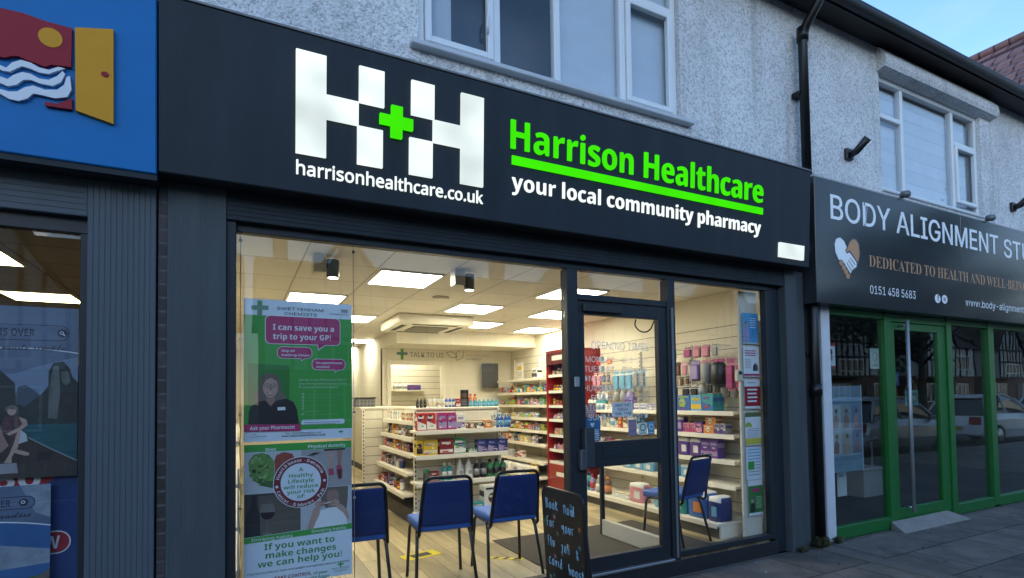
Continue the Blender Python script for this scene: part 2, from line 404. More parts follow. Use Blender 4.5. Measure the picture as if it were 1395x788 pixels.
# ------------------------------------------------------------------ the ground
struct(M().box(-300, 300, -300, 300, -.40, -.135, mat('verge', (.05, .06, .03), .95, var=.3, scale=.6)), 'ground')
struct(M().box(-40, 90, -13.0, -4.18, -.13, -.115, ASPH), 'road')
struct(M().box(-40, 90, -4.18, -4.04, -.13, .0, CONC, .012), 'kerb')
struct(M().box(-40, 90, -4.036, -.052, -.13, .0, SLABS), 'pavement')
struct(M().box(-40, 90, -16, -13.0, -.13, .0, SLABS), 'far_pavement')
m = M()
for k in range(14): m.box(-40+k*9, -36+k*9, -8.65, -8.55, -.118, -.111, mat('road_paint', (.7, .7, .68), .7, var=.2, scale=20))
struct(m, 'road_marking')
m = M().box(5.02, 5.2, -4.03, -.08, -.01, .004, mat('channel_iron', (.10, .095, .09), .7, var=.3, scale=30))
for k in range(4): m.box(5.03+k*.04, 5.052+k*.04, -4.02, -.09, .0, .008, mat('channel_rib', (.15, .14, .13), .7, var=.2, scale=30))
tag(m.build('drain_channel'), 'ribbed metal drain channel crossing the pavement from the downpipe', 'drain')

# ------------------------------------------------------------------ terrace building
terr = thing('terrace_building', 'white pebbledashed terrace with upstairs windows above the row of shops', 'building')
def wall_holes(x0, x1, z0, z1, holes, y0, y1, m):
    xs = sorted({x0, x1, *[h[0] for h in holes], *[h[1] for h in holes]}); zs = sorted({z0, z1, *[h[2] for h in holes], *[h[3] for h in holes]})
    g = M()
    for a, b in zip(xs[:-1], xs[1:]):
        for c, d in zip(zs[:-1], zs[1:]):
            if any(h[0]-1e-6 <= a and b <= h[1]+1e-6 and h[2]-1e-6 <= c and d <= h[3]+1e-6 for h in holes): continue
            g.add([(a, y0, c), (b, y0, c), (b, y0, d), (a, y0, d)], [(0, 1, 2, 3)], m)
            g.add([(a, y1, c), (b, y1, c), (b, y1, d), (a, y1, d)], [(3, 2, 1, 0)], m)
    for h in holes:
        a, b, c, d = h
        for q in (((a, c), (a, d)), ((b, c), (b, d)), ((a, c), (b, c)), ((a, d), (b, d))):
            (u, v), (w, t) = q
            g.add([(u, y0, v), (w, y0, t), (w, y1, t), (u, y1, v)], [(0, 1, 2, 3)], m)
    return g
W1 = (1.13, 3.57, 4.03, 5.34); W2 = (6.68, 9.04, 3.91, 5.30)
wall_holes(-7, 13.2, 3.2, 5.60, [W1, W2], .05, .28, DASH).build('wall', terr)
def window(o, xs, rails, opens, pad=.055, y=.10, thin=False):
    x0, x1, z0, z1 = o
    f = M()
    f.box(x0, x0+pad, y, y+.07, z0, z1, WHITEP, .006); f.box(x1-pad, x1, y, y+.07, z0, z1, WHITEP, .006)
    f.box(x0+pad, x1-pad, y, y+.07, z0, z0+pad, WHITEP, .006); f.box(x0+pad, x1-pad, y, y+.07, z1-pad, z1, WHITEP, .006)
    for x in xs: f.box(x-.03, x+.03, y+.002, y+.068, z0+pad, z1-pad, WHITEP, .006)
    ed = [x0+pad]+[v for x in xs for v in (x-.03, x+.03)]+[x1-pad]
    for i, zr in rails.items(): f.box(ed[2*i], ed[2*i+1], y+.004, y+.066, zr-.03, zr+.03, WHITEP, .006)
    w = f.build('window', terr)
    for i, (za, zb) in opens:       # opening casements have a second frame
        c = M(); a, b = ed[2*i]+.004, ed[2*i+1]-.004; t = .05
        c.box(a, a+t, y-.02, y+.03, za, zb, WHITEP, .006); c.box(b-t, b, y-.02, y+.03, za, zb, WHITEP, .006)
        c.box(a+t, b-t, y-.02, y+.03, za, za+t, WHITEP, .006); c.box(a+t, b-t, y-.02, y+.03, zb-t, zb, WHITEP, .006)
        c.build('casement', w)
    M().box(x0+pad*.6, x1-pad*.6, y+.034, y+.04, z0+pad*.6, z1-pad*.6, GLASSU).build('pane', w)
    if thin: M().box(x0-.005, x1+.005, .03, y+.01, z0-.03, z0-.004, GREYP, .006).build('sill', w)
    else: M().box(x0-.07, x1+.10, -.02, y+.01, z0-.05, z0-.012, GREYP, .006).build('sill', w)
    return w, ed
w, ed = window(W1, [1.76, 2.30, 2.96], {0: 5.05, 3: 5.05}, [(0, (4.09, 5.015)), (3, (4.09, 5.015))])
DARKR = mat('dark_room', (.13, .16, .20), .9, var=.2, scale=2); NETC = mat('net_curtain', (.62, .64, .66), .9, var=.06, scale=3, vmul=(6, 1, .3)); BLIND = mat('roller_blind', (.70, .75, .78), .8, var=.08, scale=2, vmul=(1, 1, 3))
M().box(W1[0]-.1, W1[1]+.1, .9, .94, 3.7, 5.6, DARKR).build('room_wall', w)
M().box(ed[0]-.02, ed[0]+.24, .2, .215, 4.0, 5.4, NETC).build('curtain', w)
M().box(ed[4]-.02, ed[5]+.02, .19, .2, 4.0, 5.36, BLIND).build('blind', w)
M().box(ed[6]-.02, ed[7]+.02, .19, .2, 4.0, 5.36, BLIND).build('blind', w)
M().tube([(1.67, .075, 4.28), (1.665, .06, 4.34), (1.675, .07, 4.42)], .009, WHITEP, 8).build('handle', w)
w, ed = window(W2, [7.24, 8.42], {0: 4.84, 2: 4.84}, [(2, (4.03, 4.81))], thin=True)
PAPER = grid_mat('pleated_blind', (.80, .84, .86), (.66, .71, .74), 50, .16, plane='xz', lw=.012, nvar=.08, nscale=3, bump=.01)
M().box(W2[0], W2[1]-.13, .19, .2, 3.95, 5.22, PAPER).build('blind', w)
M().box(W2[0]-.1, W2[1]+.1, .9, .94, 3.7, 5.6, DARKR).build('room_wall', w)
# rendered hood over the studio's window
M().prism([(0, 0)], 0, 0, DASH) if False else None
hm = M(); hp = [(.05, 5.30), (-.05, 5.32), (-.07, 5.37), (-.06, 5.46), (.0, 5.56), (.05, 5.59)]
hv = [(6.64, y, z) for y, z in hp]+[(9.33, y, z) for y, z in hp]; n = len(hp)
hm.add(hv, [tuple(range(n)), tuple(range(n, 2*n))[::-1]]+[(i, i+n, (i+1) % n+n, (i+1) % n) for i in range(n)], DASH)
hm.build('hood', terr)
# eaves, gutter, roof
EAVE = mat('eaves_black', (.012, .013, .016), .6, var=.3, scale=8)
M().box(-7, 13.2, -.18, .05, 5.60, 5.63, EAVE).build('soffit', terr)
M().box(-7, 13.2, -.20, -.182, 5.565, 5.72, EAVE).build('fascia_board', terr)
g = M(); pr = [(-.201, .075), (-.206, .03), (-.222, .005), (-.255, -.005), (-.288, .005), (-.306, .03), (-.312, .075), (-.306, .078), (-.297, .035), (-.255, .01), (-.215, .035), (-.207, .078)]
gv = [(-7, y, 5.565+z) for y, z in pr]+[(13.2, y, 5.565+z) for y, z in pr]; n = len(pr)
g.add(gv, [(i, i+n, (i+1) % n+n, (i+1) % n) for i in range(n)]+[tuple(range(n)), tuple(range(n, 2*n))[::-1]], EAVE, True)
g.build('gutter', terr)
TILE = grid_mat('roof_tiles', (.10, .065, .05), (.02, .015, .013), .3, .28, plane='xy', bond=.5, lw=.02, var=.2, nvar=.3, bump=.02)
r = M(); r.add([(-7, -.235, 5.69), (13.2, -.235, 5.69), (13.2, 5.2, 9.2), (-7, 5.2, 9.2), (-7, 10.8, 5.80), (13.2, 10.8, 5.80), (-7, -.235, 5.655), (13.2, -.235, 5.655)],
      [(0, 1, 2, 3), (3, 2, 5, 4), (0, 6, 7, 1)], TILE)
r.build('roof', terr)
M().box(-7, 13.2, 10.5, 10.7, 0, 5.7, BRICK).add([(13.2, .05, 3), (13.2, 10.5, 3), (13.2, 10.5, 5.7), (13.2, 5.2, 9.1), (13.2, .05, 5.7)], [(0, 1, 2, 3, 4)], DASH).box(12.4, 13.2, .05, .4, 0, 3.3, BRICK).build('rear_wall', terr)
M().box(-7, 13.2, .30, 10.5, 2.95, 3.10, CONC).build('floor_slab', terr)
M().box(-.375, -.335, -.085, .2, 0, 2.74, grid_mat('dark_brick', (.035, .028, .027), (.08, .075, .075), .22, .075, plane='xz', bond=.5, lw=.014, var=.5, nvar=.5, nscale=22, bump=.01)).build('brick_pier', terr)
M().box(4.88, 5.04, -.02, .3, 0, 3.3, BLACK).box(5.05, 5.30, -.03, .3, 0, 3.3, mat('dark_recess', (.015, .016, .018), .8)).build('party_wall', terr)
# downpipe with a swan neck under the gutter
dp = M().tube([(5.16, -.255, 5.57), (5.16, -.25, 5.46), (5.16, -.10, 5.30), (5.16, -.06, 5.20), (5.16, -.06, 3.75)], .047, BLKMET, 14)
dp.tube([(5.16, -.06, 5.30), (5.16, -.06, 5.16)], .058, BLKMET, 14).tube([(5.15, -.09, 3.75), (5.15, -.09, .05)], .047, BLKMET, 14)
dp.tube([(5.15, -.09, 1.62), (5.15, -.09, 1.50)], .058, BLKMET, 14)
d = dp.build('downpipe', terr)
for z in (4.6, 1.9): M().box(5.09, 5.23, -.05, .04, z, z+.04, BLKMET, .004).build('bracket', d)
# mossy flashing along the top of the signs
M().box(-3.2, 4.9, -.06, .06, 3.58, 3.70, RENDER, .02).box(5.04, 12.4, -.12, .06, 3.64, 3.74, RENDER, .02).build('mortar_fillet', terr)

# ------------------------------------------------------------------ pharmacy sign
SX, SY, SZ, TILT = -.36, -.25, 2.735, R(3.1)
def sign_root(name, label, x, y, z, tilt):
    o = thing(name, label, 'shop sign', (x, y, z), 0, None, tilt); return o
ph = sign_root('pharmacy_sign', 'long dark grey sign with glowing green and white lettering above the pharmacy window', SX, SY, SZ, TILT)
M().box(0, 5.24, 0, .24, 0, .925, ANTH, .006).build('panel', ph, True)
M().box(-.004, 5.244, -.006, .25, .926, .940, mat('sign_capping', (.17, .18, .19), .5, var=.3, scale=12), .002).build('capping', ph, True)
def letters(polys, m, ext=.022): 
    g = M()
    for p in polys: g.prism(p, -ext, -.001, m)
    return g
H1 = [[(.66, .814), (.825, .814), (.825, .591), (1.0095, .591), (1.0095, .45), (.825, .45), (.825, .222), (.66, .222)],
      [(1.0125, .81), (1.163, .81), (1.163, .592), (1.0125, .592)], [(1.0035, .449), (1.155, .449), (1.155, .22), (1.0035, .22)]]
H2 = [[(1.333, .806), (1.482, .806), (1.482, .590), (1.333, .590)], [(1.322, .444), (1.4725, .444), (1.4725, .214), (1.322, .214)],
      [(1.665, .806), (1.825, .806), (1.825, .212), (1.665, .212), (1.665, .444), (1.4755, .444), (1.4755, .587), (1.665, .587)]]
letters(H1, SIGNW).build('logo_letter', ph, True); letters(H2, SIGNW).build('logo_letter', ph, True)
PL = [(1.206, .617), (1.276, .617), (1.276, .554), (1.342, .554), (1.342, .486), (1.274, .486), (1.274, .422), (1.204, .422), (1.204, .492), (1.136, .492), (1.136, .552), (1.206, .552)]
letters([PL], SIGNG, .03).build('logo_cross', ph, True)
M().text(math_sans('harrisonhealthcare.co.uk'), .664, .104, .076, SIGNT, 1.166, ext=.010, fk=MATHF, wt=.014, res=5).build('lettering', ph, True)
M().text(math_bold('Harrison Healthcare'), 2.034, .518, .200, SIGNG, 2.533, ext=.015, fk=MATHF, wt=-.006, res=6).build('lettering', ph, True)
M().prism([(2.044, .470), (4.565, .472), (4.565, .416), (2.044, .410)], -.014, -.001, SIGNG).build('underline', ph, True)
M().text(math_bold('your local community pharmacy'), 2.047, .237, .112, SIGNT, 2.50, ext=.010, fk=MATHF, wt=-.010, res=6).build('lettering', ph, True)
M().prism([(4.79, .191), (5.134, .193), (5.13, .057), (4.787, .058)], -.022, -.001, SIGNW).build('light_box', ph, True)
# ------------------------------------------------------------------ travel shop sign
BLUE = mat('sign_blue', (.006, .155, .42), .5, spec=.2, var=.07, scale=5, bump=.0006, bscale=200)
tr = sign_root('travel_shop_sign', 'bright blue shop sign with raised red sail, white waves and open yellow door', -3.0, -.25, 2.72, R(2.5))
M().box(0, 2.632, 0, .22, 0, .95, BLUE, .006).build('panel', tr, True)
M().box(0, 2.632, .012, .22, -.03, -.001, ANTH).build('base_rail', tr, True)
RED = mat('sign_red', (.27, .006, .022), .45, spec=.2, var=.06); YEL = mat('sign_yellow', (.62, .28, .008), .45, spec=.2, var=.06); WAV = mat('sign_white', (.58, .64, .70), .35, var=.05)
red = [(1.90, .645), (2.016, .662), (2.103, .664), (2.193, .650), (2.288, .646), (2.285, .456), (2.241, .452), (2.209, .447), (2.186, .431), (2.15, .44), (2.114, .447), (2.088, .456), (2.062, .448), (2.04, .435), (1.98, .433), (1.90, .44)]
M().prism(red, -.02, -.001, RED).build('red_sail', tr, True)
M().prism([(2.207+.046*math.cos(t*PI/14), .576+.046*math.sin(t*PI/14)) for t in range(28)], -.0225, -.0205, YEL).build('sun_disc', tr, True)
for p in ([(1.93, .43), (1.97, .415), (2.019, .398), (2.045, .39), (2.066, .42), (2.097, .441), (2.132, .438), (2.164, .423), (2.2, .421), (2.236, .445), (2.262, .443), (2.232, .424), (2.2, .401), (2.164, .399), (2.132, .409), (2.101, .412), (2.08, .395), (2.058, .374), (2.033, .373), (1.97, .395)],
          [(1.93, .37), (2.02, .346), (2.05, .338), (2.071, .363), (2.102, .385), (2.133, .385), (2.164, .37), (2.2, .373), (2.232, .4), (2.252, .429), (2.262, .416), (2.246, .373), (2.214, .347), (2.169, .347), (2.133, .356), (2.107, .349), (2.081, .319), (2.051, .305), (2.02, .315), (1.95, .345)],
          [(1.93, .315), (2.021, .286), (2.055, .281), (2.085, .289), (2.111, .315), (2.142, .331), (2.187, .322), (2.233, .334), (2.258, .364), (2.266, .402), (2.28, .412), (2.286, .347), (2.27, .307), (2.224, .289), (2.178, .293), (2.143, .293), (2.121, .264), (2.09, .245), (2.056, .246), (2.03, .26), (1.95, .29)]):
    M().prism(p, -.018, -.001, WAV).build('wave', tr, True)
M().prism([(2.183, .262), (2.233, .265), (2.265, .287), (2.288, .305), (2.288, .25), (2.243, .247), (2.188, .245)], -.02, -.001, RED).build('red_keel', tr, True)
dd = M().prism([(2.300, .653), (2.452, .689), (2.453, .214), (2.303, .248)], -.022, -.001, YEL).build('door_shape', tr, True)
M().prism([(2.419+.016*math.cos(t*PI/10), .453+.013*math.sin(t*PI/10)) for t in range(20)], -.026, -.0225, RED).build('door_knob', dd, True)
# ------------------------------------------------------------------ body studio sign
st = sign_root('studio_sign', 'charcoal shop sign with white lettering and handshake heart above the green framed windows', 5.05, -.2, 2.42, R(0.6))
GLOSS = mat('gloss_charcoal', (.028, .034, .040), .13, var=.12, scale=2, spec=.38)
M().box(0, 2.777, 0, .2, 0, 1.262, GLOSS, .003).box(2.781, 7.3, 0, .2, 0, 1.262, GLOSS, .003).build('panel', st, True)
M().box(0, 7.3, .02, .2, 1.263, 1.285, mat('sign_trim', (.3, .32, .33), .5, var=.1)).build('capping', st, True)
OFFW = mat('letter_offwhite', (.88, .91, .94), .4, var=.03); ORNG = mat('letter_orange', (.54, .27, .13), .45, var=.04); DKO = mat('emblem_outline', (.03, .03, .035), .4, var=0)
LT().text('BODY ALIGNMENT', .245, .868, .246, OFFW, 3.46, ext=.004, wt=.009, res=5).text('STUDIO', 3.855, .862, .235, OFFW, 1.52, ext=.004, wt=.009, res=5).build('lettering', st, True)
M().text(math_serif('DEDICATED TO HEALTH AND WELL-BEING'), .88, .443, .128, ORNG, 3.60, fk=MATHF, wt=-.01, res=4).build('lettering', st, True)
LT().text('0151 458 5683', .885, .155, .088, OFFW, .862, res=4).text('www.body-alignment.co.uk', 2.843, .150, .088, OFFW, 1.95, res=4).build('lettering', st, True)
ic = M()
ic.disc(2.209, .192, .062, OFFW, 2, ry=.052).text('f', 2.2, .163, .07, GLOSS, None, 4, wt=.02).disc(2.362, .194, .062, OFFW, 2, ry=.052)
ic.rect(2.334, .170, 2.390, .217, GLOSS, 3, r=.012).rect(2.340, .175, 2.384, .212, OFFW, 4, r=.01).disc(2.362, .193, .014, GLOSS, 5, ry=.012)
ic.build('icon', st, True)
em = M()
outl = [(.505, .612), (.46, .672), (.39, .706), (.32, .682), (.286, .62), (.295, .53), (.35, .455), (.385, .42), (.40, .37), (.45, .32), (.505, .275), (.545, .29), (.56, .33), (.60, .37), (.67, .405), (.70, .47), (.728, .555), (.715, .665), (.66, .715), (.59, .71), (.54, .67)]
em.flat(outl, DKO, 1)
em.flat([(.500, .60), (.455, .662), (.39, .692), (.325, .668), (.30, .615), (.31, .535), (.36, .46), (.43, .455), (.55, .335), (.58, .375), (.655, .415), (.66, .46), (.575, .53), (.54, .555), (.50, .535), (.47, .57)], OFFW, 2)
em.flat([(.51, .59), (.545, .655), (.595, .695), (.655, .70), (.70, .655), (.712, .56), (.69, .48), (.665, .475), (.59, .545), (.545, .575), (.50, .55), (.485, .575)], ORNG, 2)
for (u, v) in ((.40, .43), (.44, .385), (.475, .345), (.505, .305)):
    em.disc(u, v, .042, DKO, 3, ry=.034).disc(u, v, .034, ORNG, 4, ry=.027)
for a, b in (((.52, .47), (.60, .40)), ((.55, .50), (.63, .435)), ((.49, .44), (.565, .365))): em.stroke([a, b], .008, DKO, 5)
em.build('emblem', st, True)

# ------------------------------------------------------------------ interiors of the three shops
def room(x0, x1, y1, zf, zc, wallm, ceilm, floorm, t=.12, nofloor=False):
    struct(M().box(x0, x1, .036, y1, zf-.14, zf, floorm), 'interior_floor')
    struct(M().box(x0, x1, .012, y1, zc, zc+.06, ceilm), 'interior_ceiling')
    struct(M().box(x0-t, x0, .012, y1, 0, zc+.06, wallm), 'interior_wall')
    struct(M().box(x1, x1+t, .012, y1, 0, zc+.06, wallm), 'interior_wall')
    struct(M().box(x0-t, x1+t, y1, y1+t, 0, zc+.06, wallm), 'interior_wall')
FZ = .14; CZ = 2.64
room(-.30, 4.70, 10.0, FZ, CZ, CREAM, CEILM, FLOORM, .1)
# consultation room wall with its hatch, the bulkhead over it and the partition behind
g = wall_holes(2.22, 4.699, FZ, 2.42, [(2.36, 3.30, 1.33, 2.16)], 6.0, 6.1, CREAM)
g.box(2.22, 2.30, 6.1, 9.0, FZ, CZ, CREAM)
struct(g, 'partition_wall')
struct(M().box(2.22, 4.698, 5.0, 6.1, 2.42, CZ-.002, CREAM), 'bulkhead')
struct(M().box(2.304, 4.69, 7.4, 7.46, FZ, CZ, SLATX), 'rear_wall')
sk = M().box(2.205, 2.219, 6.02, 8.98, FZ, FZ+.11, mat('skirting_dark', (.05, .04, .035), .6)); tag(sk.build('skirting_board'), 'dark skirting board at the foot of the cream partition', 'skirting')
hw = thing('hatch_window', 'cream framed serving hatch in the wall below the Talk to us lettering', 'hatch', (2.83, 6.0, 1.33))
f = M()
for a in ((2.30, 2.37, 1.29, 2.22), (3.29, 3.36, 1.29, 2.22), (2.37, 3.29, 2.15, 2.22)): f.box(a[0], a[1], 5.97, 6.11, a[2], a[3], mat('hatch_trim', (.80, .76, .64), .5, var=.03), .006)
f.build('frame', hw); M().box(2.28, 3.38, 5.93, 6.11, 1.27, 1.325, CREAMP, .006).build('sill', hw)
lt = thing('wall_lettering', 'grey Talk to us lettering with green cross on the cream back wall', 'lettering', (2.45, 5.996, 2.25))
GREYT = mat('letter_grey', (.17, .19, .18), .5, var=0); LGREEN = mat('logo_green', (.10, .28, .07), .5, var=0); TEALP = mat('logo_teal', (.10, .24, .22), .5, var=0)
M().text('TALK TO US', 2.71, 2.285, .085, GREYT, .62, y=5.995, wt=.006).build('lettering', lt)
lg = M()
for a, b, mm in (((2.57, 2.43), (2.57, 2.25), LGREEN), ((2.49, 2.34), (2.65, 2.34), TEALP)): lg.stroke([a, b], .05, mm, 1 if mm is LGREEN else 2, 5.995)
lg.disc(2.57, 2.42, .03, LGREEN, 3, 5.995)
lg.build('logo_cross', lt)
lf = M()
def leaf(cx, cy, l, w, a):
    pts = [(l*t-l/2, w*math.sin(PI*t)) for t in [k/8 for k in range(9)]]+[(l*t-l/2, -w*math.sin(PI*t)) for t in [k/8 for k in range(8, -1, -1)]]
    lf.stroke([(cx+p*math.cos(a)-q*math.sin(a), cy+p*math.sin(a)+q*math.cos(a)) for p, q in pts], .010, GREYT, 1, 5.995)
leaf(3.49, 2.34, .22, .05, -.35); leaf(3.64, 2.34, .24, .07, 1.0)
lf.build('leaf_emblem', lt)
LT().text('HEALTHY LIVING', 3.78, 2.315, .038, mat('letter_pale', (.36, .36, .32), .5, var=0), .44, y=5.995).text('PHARMACY', 3.78, 2.245, .042, GREYT, .30, y=5.995).build('lettering', lt)
# travel shop and studio rooms
TANC = grid_mat('tan_ceiling', (.34, .29, .20), (.16, .13, .09), 1.2, .6, off=(-1.5, .4), lw=.02, plane='xy', nvar=.06, bump=.003)
room(-4.6, -.72, 6.5, .10, 2.70, mat('tan_wall', (.36, .31, .23), .8, var=.05), TANC, mat('blue_carpet', (.04, .06, .12), .95, var=.2, scale=30), .1)
room(5.42, 12.4, 5.0, .05, 2.62, mat('studio_wall', (.13, .14, .14), .85, var=.1), mat('studio_ceiling', (.22, .22, .21), .85, var=.05), mat('studio_carpet', (.028, .032, .036), .95, var=.25, scale=25), .1)
st_m = M().box(5.6, 6.9, 1.0, 3.2, .05, .062, mat('tan_mat', (.18, .15, .09), .95, var=.2, scale=30)); tag(st_m.build('floor_mat'), 'tan floor mat inside the studio behind the green framed window', 'mat')

# ------------------------------------------------------------------ pharmacy shopfront
sf = thing('pharmacy_shopfront', 'dark grey pharmacy shopfront with large window, glazed door and narrow side window', 'shopfront')
def ribbed(g, x0, x1, y0, y1, z0, z1, m, n, vert=True, dp=.0025):
    g.box(x0, x1, y0+dp, y1, z0, z1, m)
    for k in range(n):
        if vert:
            a = x0+(x1-x0)*(k+.06)/n; b = x0+(x1-x0)*(k+.94)/n; g.box(a, b, y0, y0+.0065, z0+.002, z1-.002, m, .0015)
        else:
            a = z0+(z1-z0)*(k+.06)/n; b = z0+(z1-z0)*(k+.94)/n; g.box(x0+.002, x1-.002, y0, y0+.0065, a, b, m, .0015)
    return g
ribbed(M(), -.333, -.052, -.10, .20, 0, 2.74, ANTHW, 16, True, .0007).build('pilaster', sf)
g = ribbed(M(), 4.715, 4.88, -.10, .20, 0, 2.74, ANTHW, 9, True, .0007); g.box(4.881, 5.04, -.06, .20, 0, 2.74, ANTHW, .004); g.build('pilaster', sf)
ribbed(M(), -.052, 4.714, -.09, .04, 2.575, 2.76, ANTH, 7, False).build('shutter_box', sf)
fr = M()
fr.box(-.052, .0, -.07, .04, .14, 2.575, FRAME, .004)
fr.box(.0, 4.56, -.035, .035, 2.525, 2.574, FRAME, .004)
fr.box(.0, 2.255, -.035, .035, .142, .19, FRAME, .004).box(3.35, 4.56, -.035, .035, .142, .19, FRAME, .004)
fr.box(4.51, 4.56, -.04, .035, .19, 2.525, FRAME, .004)
fr.box(4.561, 4.714, -.025, .035, 0, 2.574, ANTH, .003)
fr.build('window_frame', sf)
mu = M().box(2.255, 2.355, -.05, .05, .0, 2.524, FRAME, .005).build('mullion', sf)
mu2 = M().box(3.265, 3.35, -.05, .05, .0, 2.524, FRAME, .005).box(3.295, 3.318, -.064, -.0505, .15, 2.28, mat('dull_track', (.16, .17, .18), .5, .3, var=.1), .003).build('mullion', sf)
M().box(2.356, 3.264, -.04, .045, 2.285, 2.335, FRAME, .004).build('transom', sf)
M().box(2.356, 3.264, -.006, .0, 2.336, 2.524, GLASS).build('transom_pane', sf)
M().box(.001, 2.254, -.004, .004, .191, 2.524, GLASS).build('window_pane', sf)
M().box(3.351, 4.509, -.004, .004, .191, 2.524, GLASS).build('window_pane', sf)
M().box(.0, 2.254, -.058, -.001, .0, .14, ANTH, .003).box(2.256, 4.56, -.060, -.051, .0, .128, mat('black_riser', (.018, .019, .022), .45, var=.25, scale=8), .002).build('stall_riser', sf)
M().box(2.356, 3.264, -.075, .03, .128, .150, ALU, .004).build('threshold', sf)
# the door
dr = M()
a0, a1, z0, z1 = 2.36, 3.258, .155, 2.28
dr.box(a0, a0+.062, -.03, .025, z0, z1, FRAME, .004).box(a1-.085, a1, -.03, .025, z0, z1, FRAME, .004)
dr.box(a0+.062, a1-.085, -.028, .023, z1-.105, z1, FRAME, .004).box(a0+.062, a1-.085, -.03, .025, z0, z0+.105, FRAME, .004)
dr.box(a0+.062, a1-.085, -.028, .023, .965, 1.165, FRAME, .004)
door = dr.build('door', sf)
M().box(a0+.06, a1-.083, -.005, .001, 1.165, z1-.105, GLASS).build('door_pane', door); M().box(a0+.06, a1-.083, -.005, .001, z0+.105, .965, GLASS).build('door_pane', door)
lp = M(); lp.box(2.58, 2.95, -.034, -.028, 1.03, 1.125, FRAME, .003).box(2.60, 2.93, -.0365, -.0345, 1.05, 1.105, ANTH, .002); lp.build('letter_plate', door)
M().box(2.365, 2.455, -.105, -.031, .975, 1.285, mat('handle_grey', (.055, .065, .075), .4, .4, var=.15), .008).build('handle', door)
M().box(2.325, 2.385, -.10, -.051, .96, 1.12, mat('lock_grey', (.09, .10, .11), .4, .4, var=.1), .008).build('lock_case', door)
M().box(2.40, 2.78, -.062, -.03, 2.195, 2.262, BLACK, .006).build('door_closer', door)
cab = [(2.98, .028, 2.17)]+[(3.08-.10*math.cos(t), .05, 2.16-.09*math.sin(t)) for t in [k*PI/10 for k in range(1, 10)]]+[(3.18, .028, 2.17)]
M().tube(cab, .006, BLACK, 8).build('cable', door)
M().box(2.30, 2.345, -.072, -.051, 1.60, 1.68, mat('intercom', (.32, .34, .34), .4, .3, var=.05), .006).build('intercom', mu)
VIN = mat('vinyl_white', (.80, .80, .74), .6, var=0)
vt = LT(); Yv = -.0062
vt.text('OPENING TIMES', 2.50, 1.905, .062, VIN, .585, y=Yv, wt=-.006)
for i, (dn, t) in enumerate((('MONDAY', '09:00 - 17:30'), ('TUESDAY', '09:00 - 17:30'), ('WEDNESDAY', '09:00 - 17:30'), ('THURSDAY', '09:00 - 17:30'), ('FRIDAY', '09:00 - 17:30'), ('SATURDAY', '09:00 - 13:00'), ('SUNDAY', 'CLOSED'))):
    z = 1.80-i*.077
    vt.text(dn, 2.72, z, .046, VIN, al='r', y=Yv, wt=-.004).text(t, 2.80, z, .042, VIN, .26, y=Yv, wt=-.006)
vt.build('lettering', door)
def sheet(name, label, cat, x0, x1, z0, z1, y, base, th=.002, group=None):
    o = thing(name, label, cat, (x0, y, z0), 0, group); W, Hh = x1-x0, z1-z0
    M().box(0, W, 0, th, 0, Hh, base).build('sheet', o, True); return o, W, Hh
PAPW = mat('paper_white', (.66, .70, .74), .6, var=.03); PAPB = mat('paper_blue', (.03, .14, .30), .55, var=.05); PINKP = mat('paper_pink', (.55, .22, .22), .6, var=.05); INK = mat('ink_dark', (.02, .025, .03), .6, var=0); INKG = mat('ink_grey', (.25, .27, .28), .6, var=0)
o, W, Hh = sheet('door_notice', 'blue notice with white heart stuck low on the door glass beside the handle', 'notice', 2.425, 2.58, 1.17, 1.36, .004, PAPB)
g = M(); g.flat([(W/2, .11), (W/2-.022, .138), (W/2-.01, .148), (W/2, .14), (W/2+.01, .148), (W/2+.022, .138)], PAPW)
for k in range(3): g.rect(.02, .085-k*.012, W-.02, .091-k*.012, PAPW)
for k in range(4): g.rect(.095, .008+k*.015, W-.015, .016+k*.015, PAPW)
g.build('print', o, True)
o, W, Hh = sheet('door_notice', 'small pink notice stuck on the door glass just above the blue one', 'notice', 2.425, 2.54, 1.365, 1.45, .004, PINKP)
M().rect(.01, .045, W-.01, .05, PAPW).rect(.01, .03, W-.02, .034, PAPW).build('print', o, True)
o, W, Hh = sheet('lunch_sign', 'small white door sign reading Lunch times closed 13:00 - 14:00', 'sign', 2.70, 2.91, 1.355, 1.475, .006, PAPW)
LT().text('LUNCH TIMES', W/2, .085, .022, INK, .17, al='c', wt=.02).text('CLOSED', W/2, .052, .022, INK, .1, al='c', wt=.02).text('13:00 - 14:00', W/2, .016, .022, INK, .17, al='c', wt=.02).build('lettering', o, True)
for x0, x1, z0, z1, lab, base, ci in ((2.86, 2.945, 1.195, 1.33, 'purple grey sticker with round picture low on the door glass', mat('sticker_lilac', (.20, .22, .36), .5), PINKP), (2.965, 3.055, 1.20, 1.30, 'pale sticker with green ring between the lilac and blue door stickers', PAPW, LGREEN), (3.065, 3.135, 1.20, 1.305, 'light blue sticker at the door glass corner nearest the hinges', mat('sticker_blue', (.10, .30, .50), .5), PAPW)):
    o, W, Hh = sheet('door_sticker', lab, 'sticker', x0, x1, z0, z1, .004, base)
    M().disc(W/2, Hh*.6, W*.36, ci).disc(W/2, Hh*.6, W*.24, base, 2).rect(W*.15, Hh*.1, W*.85, Hh*.16, ci).build('print', o, True)

